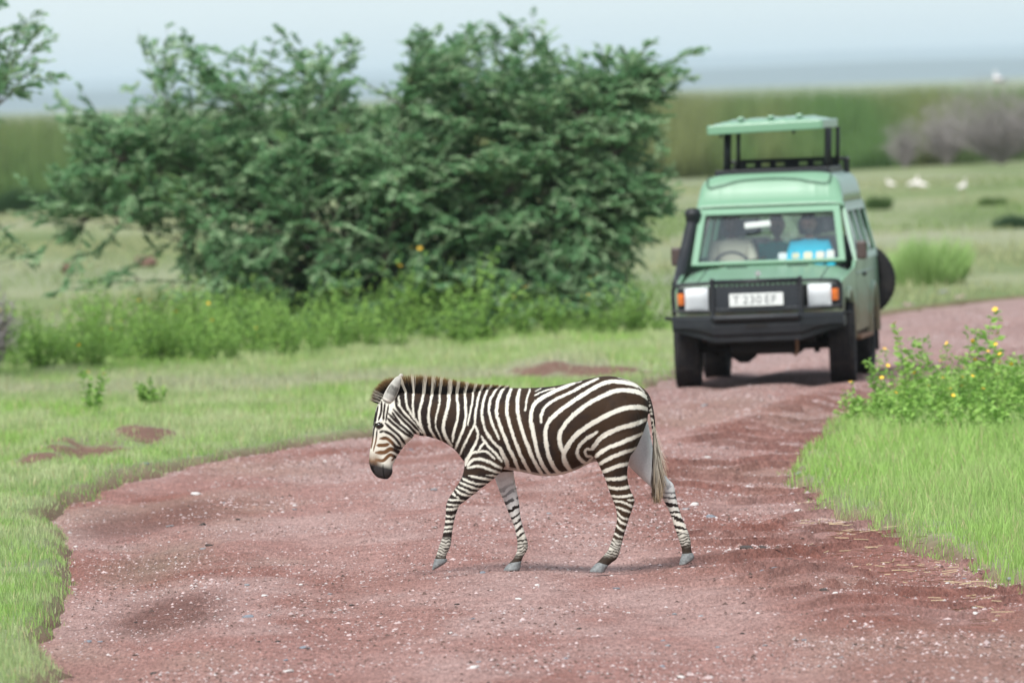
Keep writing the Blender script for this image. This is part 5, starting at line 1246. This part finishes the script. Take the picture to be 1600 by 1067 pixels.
def verge(y0, y1, dens_, hs, ws):
    x, y = scatter(y0, y1, dens_); s = sd_rough(x, y); sp = spot(x, y)
    rag = fbm(x * 3.1, y * 1.3, 55); k = (s < .16 + (rag - .5) * .30) & (rng.random(len(x)) > sp * .72); k &= rng.random(len(x)) < np.clip(.42 - s * 1.5 + (fbm(x * 6, y * 2.2, 57) - .5) * 1.1, .0, 1)
    k &= rng.random(len(x)) < .35 + 1.1 * fbm(x * 1.6, y * .7, 58)
    x, y, s = x[k], y[k], s[k]; z = ground_h(x, y, s)
    right = (x > 1.2) & (y < 112)
    n1 = fbm(x * .8, y * .25, 90)[:, None]; n2 = fbm(x * 2.2, y * .8, 91)[:, None]
    c = midg + (fresh - midg) * np.clip((n1 - .38) * 4, 0, 1); c = c + (pale - c) * np.clip((n2 - .44) * 4, 0, .85)
    band = np.clip(1 - np.abs(y - 117 - 4 * (n1[:, 0] - .5)) / 5.5, 0, 1) * (x < 1.0); c = c + (mauve - c) * (band * .75)[:, None]
    ed = np.clip(1 + s / .55, 0, 1)[:, None]; c = c + (deep * 1.25 - c) * ed * .45 * np.clip((y[:, None] - 60) / 30, .3, 1)
    c = np.where(right[:, None], c * .35 + fresh * 1.10 * .65, c)
    st_ = (rng.random(len(x)) < .09)[:, None]; c = np.where(st_, straw, c) * rng.uniform(.78, 1.22, (len(x), 1))
    spf = np.zeros(len(x))
    for (c_, rx, ry) in SPOTS: spf = np.maximum(spf, np.exp(-((x - c_[0]) / (rx * 1.2)) ** 2) * np.clip(1 - (c_[1] - y) / 6, 0, 1) * (y < c_[1] + .5))
    h_ = (1 - .62 * spf) * hs * (.35 + 1.1 * fbm(x * 1.1, y * .45, 92)) * rng.uniform(.5, 1.25, len(x)) * np.clip(.42 - s * 1.0, .22, 1) * np.where(right, 1.35, .85)
    return x, y, z, h_, np.full(len(x), ws) * rng.uniform(.7, 1.4, len(x)), c
X_ = [verge(50, 80, 1000, .125, .005), verge(80, 112, 640, .13, .007), verge(112, 140, 440, .13, .012)]
for i_, a_ in enumerate(X_): grass('verge_grass', *a_, simple=(i_ == 2))
# meadow beyond
n = 70000; y = rng.uniform(138, 330, n); x = (rng.random(n) * 2 - 1) * (y * .0465 + 2); s = np.full(n, -5.0); nr = y < 230; s[nr] = road_sd(x[nr], y[nr])
den = fbm(x * .25, y * .05, 95); k = (s < -.1) & (rng.random(n) < np.clip((den - .36) * 4, .06, 1)); x, y, den, s = x[k], y[k], den[k], s[k]
z = np.where(y < 225, ground_h(x, y, np.minimum(s, -.5)) * np.clip(1 - (y - 180) / 40, 0, 1), 0)
c = np.array([.18, .265, .085]) + (np.array([.33, .345, .18]) - np.array([.18, .265, .085])) * np.clip((fbm(x * .12, y * .03, 96)[:, None] - .42) * 5, 0, 1); c = c * rng.uniform(.8, 1.2, (len(x), 1))
grass('meadow_grass', x, y, z, rng.uniform(.05, .17, len(x)) * (.5 + den), rng.uniform(.02, .045, len(x)), c, .7, True)
# reed belt along the lake shore
n = 95000; x = rng.uniform(-32, 32, n); yf = np.interp(x, [-40, -16, 0, 17, 40], [308, 322, 350, 385, 410]); dd_ = rng.random(n) ** 1.6; y = yf + dd_ * 60
p1_ = fbm(x * .35 + 3, y * .02, 97); p2_ = fbm(x * .16, y * .01 + 5, 98)
h_ = (2.15 + .95 * (fbm(x * .2, y * .03, 99) - .5)) * rng.uniform(.72, 1.12, n) * np.clip(.35 + dd_ * 4.0 + (p1_ - .4), .28, 1.0); h_ = np.minimum(h_ * 1.24, 2.66 + .42 * fbm(x * .5, y * .04, 160) + .12 * rng.random(n))
c = np.array([.115, .205, .065]) + (np.array([.195, .225, .090]) - np.array([.115, .205, .065])) * np.clip((p1_[:, None] - .43) * 4.5, 0, 1); c = c + (np.array([.085, .17, .065]) - c) * np.clip((p2_[:, None] - .52) * 5, 0, .8)
grass('reed_belt', x, y, np.zeros(n), h_, rng.uniform(.05, .10, n), c * rng.uniform(.75, 1.25, (n, 1)), .28, True)

# ---- single tussocks and shrubs of the meadow
def tussock_mesh(seed, n, rad_, h_, cols):
    r_ = np.random.default_rng(seed); q = r_.random(n) ** .5 * rad_; a = r_.uniform(0, 2 * math.pi, n); hh = h_ * r_.uniform(.3, 1.15, n) * (1 - .45 * (q / rad_) ** 2) * (.8 + .3 * np.sin(a * 3 + 1) * q / rad_)
    P = np.stack([np.cos(a) * q * .6, np.sin(a) * q * .6, np.full(n, -.02)], 1); ln = hh * .45 * q / rad_ + .05 * r_.random(n); tip = P + np.stack([np.cos(a) * ln, np.sin(a) * ln, hh], 1); mid = P * .4 + tip * .6 + np.array([0, 0, .05]) * hh[:, None]
    b = r_.uniform(0, math.pi, n); S_ = np.stack([np.cos(b), np.sin(b), np.zeros(n)], 1) * .006
    V = np.stack([P - S_, P + S_, mid + S_, mid - S_, tip], 1).reshape(-1, 3); g_ = (np.arange(n) * 5)[:, None]; F = np.vstack([np.hstack([g_, g_ + 1, g_ + 2]), np.hstack([g_, g_ + 2, g_ + 3]), np.hstack([g_ + 3, g_ + 2, g_ + 4])])
    t = r_.random((n, 1)); c = np.array(cols[0]) * (1 - t) + np.array(cols[1]) * t; C = np.repeat(c[:, None], 5, 1).reshape(-1, 3)
    return new_mesh('blades', V, F, False, C, [m_grass])
def tussock(px, py, rad_, h_, label, seed, cols=((.27, .42, .13), (.42, .56, .24)), n=5000):
    g = ground_at(px, py); root_ = empty('grass_tussock', (g[0], g[1], surf_z(g[0], g[1]))); tag(root_, label, 'plant'); add('blades', tussock_mesh(seed, n, rad_, h_, cols), root_)
tussock(1450, 449, .80, .86, 'large rounded tussock of bright green grass behind the spare wheel', 301, n=4200)
tussock(1372, 328, .42, .42, 'small dark green tussock on the pale meadow before the white birds', 302, ((.07, .13, .04), (.11, .18, .055)), 2500)
tussock(1590, 357, .75, .35, 'flat dark green shrub low on the meadow beside the bare bush', 303, ((.035, .08, .04), (.06, .11, .05)), 3000)
tussock(1550, 322, .5, .28, 'low light green tussock on the meadow near the bare bush', 304, ((.10, .17, .05), (.15, .22, .07)), 2000)
tussock(40, 334, 1.5, .95, 'dark green round shrub at the foot of the reed belt', 305, ((.03, .075, .03), (.06, .11, .04)), 5000)
# dry grey bush on the lake shore
m_twig = mat('dead_twig', (.27, .245, .235), .9)
def bare_bush(px, py, Yd, wpx, hpx, label, seed, n_=240):
    r_ = np.random.default_rng(seed); k0 = plane_at(px, py, Yd); s_ = Yd / FPX; W = wpx * s_ / 2; H = hpx * s_
    root_ = empty('bare_bush', (k0[0], Yd, 0)); tag(root_, label, 'bush')
    cur = []; rad_ = []
    for i in range(n_):
        a = r_.uniform(0, 2 * math.pi); o_ = math.sqrt(r_.random()); T = np.array([math.cos(a) * o_ * W, math.sin(a) * o_ * W * .6, H * r_.uniform(.45, 1.05) * (1 - .30 * o_ ** 2)])
        t = np.linspace(0, 1, 6)[:, None]; c = T * np.concatenate([t ** 1.4, t ** 1.4, t], 1) + r_.normal(0, .03, (6, 3)) * t; cur.append(c); rad_.append(.022 * (1.1 - t[:, 0]))
        for j in range(7):
            i0 = r_.integers(2, 6); p = c[i0]; d = unit(r_.normal(0, 1, 3) + np.array([0, 0, .6])) * r_.uniform(.2, .55) * H / 2.2; cur.append(p + d * t + r_.normal(0, .02, (6, 3)) * t); rad_.append(.010 * (1.15 - t[:, 0]))
    V, F = tubes(np.array(cur), np.array(rad_), 3); add('branches', new_mesh('branches', V, F, False, None, [m_twig]), root_)['kind'] = 'stuff'
    return root_
bare_bush(1565, 262, 374, 240, 130, 'large leafless grey bush before the reed belt with a bird on top', 401, 330)
bare_bush(1415, 266, 371, 70, 78, 'small leafless pale grey bush before the reed belt', 402, 90)
bare_bush(1480, 262, 378, 110, 100, 'middle leafless grey bush leaning into the large bare one', 403, 130)
bare_bush(-10, 560, 128, 80, 120, 'dry brown bush mostly cut by the thicket at the verge', 404, 80)
# ================================================================== SMALL THINGS
# ---- stones and gravel
def stone_mesh(seed, sub=2):
    r_ = np.random.default_rng(seed); b = bmesh.new(); bmesh.ops.create_icosphere(b, subdivisions=sub, radius=1)
    pl_ = [(unit(r_.normal(0, 1, 3)), r_.uniform(.55, .85)) for _ in range(7)]
    V = []
    for v in b.verts:
        p = np.array(v.co)
        for nn_, d in pl_:
            e_ = p @ nn_ - d
            if e_ > 0: p = p - nn_ * e_
        V.append(p * np.array([1, .85, .62]))
    F = [tuple(v.index for v in f.verts) for f in b.faces]; b.free(); return np.array(V), F
m_st = {k: mat('stone_' + k, c, .85) for k, c in (('white', (.55, .52, .50)), ('grey', (.22, .22, .23)), ('blue', (.17, .19, .22)), ('dark', (.05, .038, .034)), ('mauve', (.30, .21, .20)))}
for k_, m_ in m_st.items():
    n_ = noise_node(m_, 30, 4); c_ = BS(m_).inputs['Base Color'].default_value[:3]
    L(m_, ramp(m_, n_.outputs[0], [(.3, tuple(v * .65 for v in c_)), (.7, tuple(min(.8, v * 1.3) for v in c_))]).outputs[0], BS(m_).inputs['Base Color'])
SM = {}
for i in range(5):
    v, f = stone_mesh(500 + i)
    for k_ in m_st: SM[(i, k_)] = new_mesh('stone', v, f, False, None, [m_st[k_]])
word = {'white': 'pale whitish', 'grey': 'grey', 'blue': 'bluish grey', 'dark': 'dark brown', 'mauve': 'dusty mauve'}
listed = [(306, 769, 'white', 8), (316, 818, 'dark', 7), (327, 848, 'dark', 7), (265, 815, 'grey', 6), (387, 961, 'blue', 8), (476, 1009, 'blue', 8), (412, 926, 'white', 6), (386, 909, 'grey', 6), (450, 1050, 'white', 9), (240, 1043, 'dark', 7), (137, 992, 'blue', 7), (118, 842, 'white', 5), (434, 1000, 'dark', 5), (810, 939, 'white', 6), (963, 911, 'blue', 6), (839, 914, 'white', 5), (703, 989, 'white', 5), (740, 1047, 'white', 9), (1064, 1055, 'white', 7), (515, 919, 'grey', 4), (714, 945, 'dark', 5), (982, 952, 'white', 4), (1213, 886, 'blue', 10), (1168, 862, 'dark', 12), (1192, 861, 'dark', 9), (1233, 880, 'dark', 10), (1255, 889, 'grey', 10), (1287, 918, 'dark', 8), (1305, 932, 'white', 6), (1250, 742, 'grey', 7), (1246, 790, 'white', 6), (1110, 802, 'blue', 9), (1085, 788, 'white', 8), (1070, 795, 'grey', 7), (1480, 897, 'white', 5), (1578, 900, 'grey', 9), (1522, 934, 'white', 5), (1445, 992, 'mauve', 7), (1060, 782, 'mauve', 8), (1120, 740, 'grey', 6), (1130, 700, 'mauve', 8), (1105, 712, 'white', 6), (678, 768, 'grey', 8), (760, 772, 'mauve', 7), (857, 798, 'grey', 5), (1540, 1000, 'mauve', 7), (1400, 960, 'mauve', 6), (905, 985, 'dark', 5), (560, 992, 'dark', 4), (1160, 985, 'dark', 5), (1195, 1005, 'grey', 5), (640, 960, 'mauve', 5), (228, 733, 'blue', 6), (460, 790, 'grey', 5), (1100, 632, 'grey', 7), (1060, 640, 'mauve', 6), (1475, 462, 'grey', 13), (1420, 478, 'mauve', 9), (1500, 466, 'mauve', 10), (1240, 700, 'mauve', 6)]
for i in range(70):
    px = random.uniform(150, 1560); py = random.uniform(700, 1060); listed.append((px, py, random.choice(['white', 'grey', 'mauve', 'mauve', 'dark', 'blue']), random.uniform(3, 5.5)))
for i, (px, py, kd, rp) in enumerate(listed):
    g = ground_at(px, py)
    if road_sd(np.array([g[0]]), np.array([g[1]]))[0] < -.3 and i >= 60: continue
    s_ = rp * g[1] / FPX; z = surf_z(g[0], g[1])
    o = add('stone', SM[(i % 5, kd)], None, (g[0], g[1], z + s_ * .12), (random.uniform(-.2, .2), random.uniform(-.2, .2), random.uniform(0, 6.28))); o.scale = (s_ * random.uniform(1, 1.35), s_, s_ * random.uniform(.55, .9))
    tag(o, f'loose {word[kd]} stone lying on the red gravel road', 'stone', f'{word[kd]} stones on the road')
# gravel: far too many to count
n = 150000
t = rng.random(n); uu_ = rng.random(n); vi = np.clip((np.interp(t, [0, .12, 1], [.05, .10, .93]) * (nv - 1)), 0, nv - 2); i0 = vi.astype(int); f = (vi - i0)[:, None]
a_ = A0[i0] * (1 - f) + A0[i0 + 1] * f; b_ = B0[i0] * (1 - f) + B0[i0 + 1] * f; q = a_ + (b_ - a_) * uu_[:, None]
clump = fbm(q[:, 0] * 1.4, q[:, 1] * .5, 120); keep = (rng.random(n) < np.clip((clump - .30) * 3.2, .12, 1)) & (q[:, 1] > 52) & (q[:, 1] < 150) & (np.abs(q[:, 0]) < q[:, 1] * .047 + 1); q, uu_, i0, f = q[keep], uu_[keep], i0[keep], f[keep]
RHg = RH; ui = np.clip((uu_ * (nu - 1)).astype(int), 0, nu - 2); zf = np.maximum(RHg[i0, ui], RHg[i0 + 1, ui + 1])
n = len(q); drift = np.clip((fbm(q[:, 0] * .9, q[:, 1] * .3, 121) - .5) * 6, 0, 1) + .8 * np.exp(-((uu_ - .60) / .12) ** 2) * (q[:, 1] > 78) * (q[:, 1] < 104)
size = .0036 + .0075 * rng.random(n) ** 3 * (1 + .4 * drift) + .011 * (rng.random(n) > .988 - .03 * drift) * rng.random(n)
octa = np.array([[1, 0, 0], [-1, 0, 0], [0, 1, 0], [0, -1, 0], [0, 0, 1], [0, 0, -.6]], float)
ang = rng.uniform(0, 6.28, n); jit = 1 + rng.normal(0, .22, (n, 6, 3)); O = octa[None, :5] * jit[:, :5] * (size[:, None, None] * np.array([1.25, .95, .75]))
ca, sa = np.cos(ang)[:, None], np.sin(ang)[:, None]
V = np.stack([O[..., 0] * ca - O[..., 1] * sa + q[:, 0:1], O[..., 0] * sa + O[..., 1] * ca + q[:, 1:2], O[..., 2] + zf[:, None] + size[:, None] * .05], -1).reshape(-1, 3)
of = np.array([[0, 2, 4], [2, 1, 4], [1, 3, 4], [3, 0, 4]])
F = (np.arange(n) * 5)[:, None, None] + of[None]; F = F.reshape(-1, 3)
pk = rng.random((n, 1)); cg = np.where(pk < .05, np.array([.46, .41, .40]), np.where(pk < .36, np.array([.43, .33, .32]), np.where(pk < .76, np.array([.27, .16, .14]), np.array([.10, .062, .052])))) * rng.uniform(.75, 1.25, (n, 1))
m_grav = attr_mat('gravel_bits', .85, .2)
gv = add('gravel', new_mesh('gravel', V, F, False, np.repeat(cg[:, None], 5, 1).reshape(-1, 3), [m_grav])); gv['kind'] = 'stuff'
# straw scraps along the right edge of the road
n = 260; px = rng.uniform(1240, 1560, n); py = 780 + (px - 1240) * .42 + rng.normal(10, 22, n); G_ = np.array([ground_at(a, b) for a, b in zip(px, py)]); zz_ = np.array([surf_z(a, b) for a, b in G_[:, :2]]) + .006
a = rng.uniform(0, 6.28, n); ln = rng.uniform(.03, .14, n); d = np.stack([np.cos(a), np.sin(a), rng.normal(0, .08, n)], 1); P = G_.copy(); P[:, 2] = zz_; S_ = np.stack([-np.sin(a), np.cos(a), np.zeros(n)], 1) * .0022 + np.array([0, 0, .0018])
V = np.stack([P - S_, P + S_, P + d * ln[:, None] + S_, P + d * ln[:, None] - S_], 1).reshape(-1, 3); F = np.arange(n * 4).reshape(-1, 4)
sw_ = add('dry_straw', new_mesh('dry_straw', V, F, False, np.tile(np.array([.40, .31, .19]), (n * 4, 1)) * rng.uniform(.8, 1.2, (n * 4, 1)), [m_grav])); sw_['kind'] = 'stuff'

# ---- birds
m_bw = mat('white_plumage', (.78, .72, .70), .8); m_bd = mat('dark_plumage', (.06, .06, .07), .8); m_bp = mat('pink_bill', (.55, .25, .20), .6)
def bird(name, label, pos, sc_, rz, body_m, head_m, legs=True, group=None, cat='bird', up=.55):
    root_ = empty(name, pos, (0, 0, rz), sc_); tag(root_, label, cat, group)
    # plump tapering body, S-neck and head as one continuous skin
    path = catmull([(-.30, 0, up - .03), (-.20, 0, up), (-.05, 0, up + .04), (.10, 0, up + .06), (.19, 0, up + .13), (.20, 0, up + .23), (.17, 0, up + .31), (.21, 0, up + .37), (.26, 0, up + .37)], 40)
    rr = np.interp(np.linspace(0, 1, 40), [0, .12, .28, .42, .52, .62, .76, .88, .95, 1], [.012, .06, .125, .12, .075, .042, .030, .045, .038, .012])
    b = MB().tube(path, list(rr), 14); b.build('body', body_m, root_, True)
    MB().tube([(.25, 0, up + .37), (.36, 0, up + .335)], [.016, .003], 8).build('bill', m_bp, root_, True)
    for s_ in (-1, 1):
        w_ = MB(); w_.grid(lambda u, v: (.10 - .42 * u, s_ * (.118 * math.sin(math.pi * min(.85, .25 + u * .6)) + .012), up + .10 - .11 * v - .05 * u + .03 * math.sin(v * 3)), list(np.linspace(0, 1, 9)), list(np.linspace(0, 1, 6)))
        w_.build('wing', head_m, root_, True, solid=.012)
        if legs: MB().tube([(.0, s_ * .045, up - .06), (-.02, s_ * .045, up * .45), (.0, s_ * .045, .01), (.05, s_ * .045, .0)], .009, 6).build('leg', m_bp, root_)
    return root_
for (px, py, sc_, rz) in ((1392, 297, .50, 2.6), (1428, 299, .62, .4), (1441, 300, .58, 2.9), (1504, 304, .62, .8)):
    g = ground_at(px, py); bird('white_bird', 'white bird standing on the meadow before the reeds', (g[0], g[1], 0), sc_ * .85, rz, m_bw, m_bw, True, 'white birds on the meadow', up=.34)
pb = plane_at(1560, 126, 374); bird('perched_bird', 'dark winged bird with white head perched atop the bare bush', (pb[0], 374, pb[2] - .12), .75, 2.2, m_bw, m_bd, True, up=.16)
# ---- low mounds of bare earth on the plain left of the acacia
m_clod = mat('earth_clod', (.13, .075, .055), .95)
for (px, py, rx, rz_, lab) in ((225, 418, .26, .20, 'reddish brown earth mound on the plain beyond the acacia branches'), (108, 428, .16, .20, 'small dark brown earth mound on the plain beside the left branches')):
    g = ground_at(px, py); v, f = stone_mesh(int(px), 3); v = v * np.array([1, .8, 1.1]) + (fbm(v[:, 0] * 3, v[:, 1] * 3 + v[:, 2], 7)[:, None] - .5) * .25
    o = add('earth_mound', new_mesh('earth_mound', v, f, True, None, [m_clod]), None, (g[0], g[1], rz_ * .35)); o.scale = (rx, rx, rz_); tag(o, lab, 'mound')
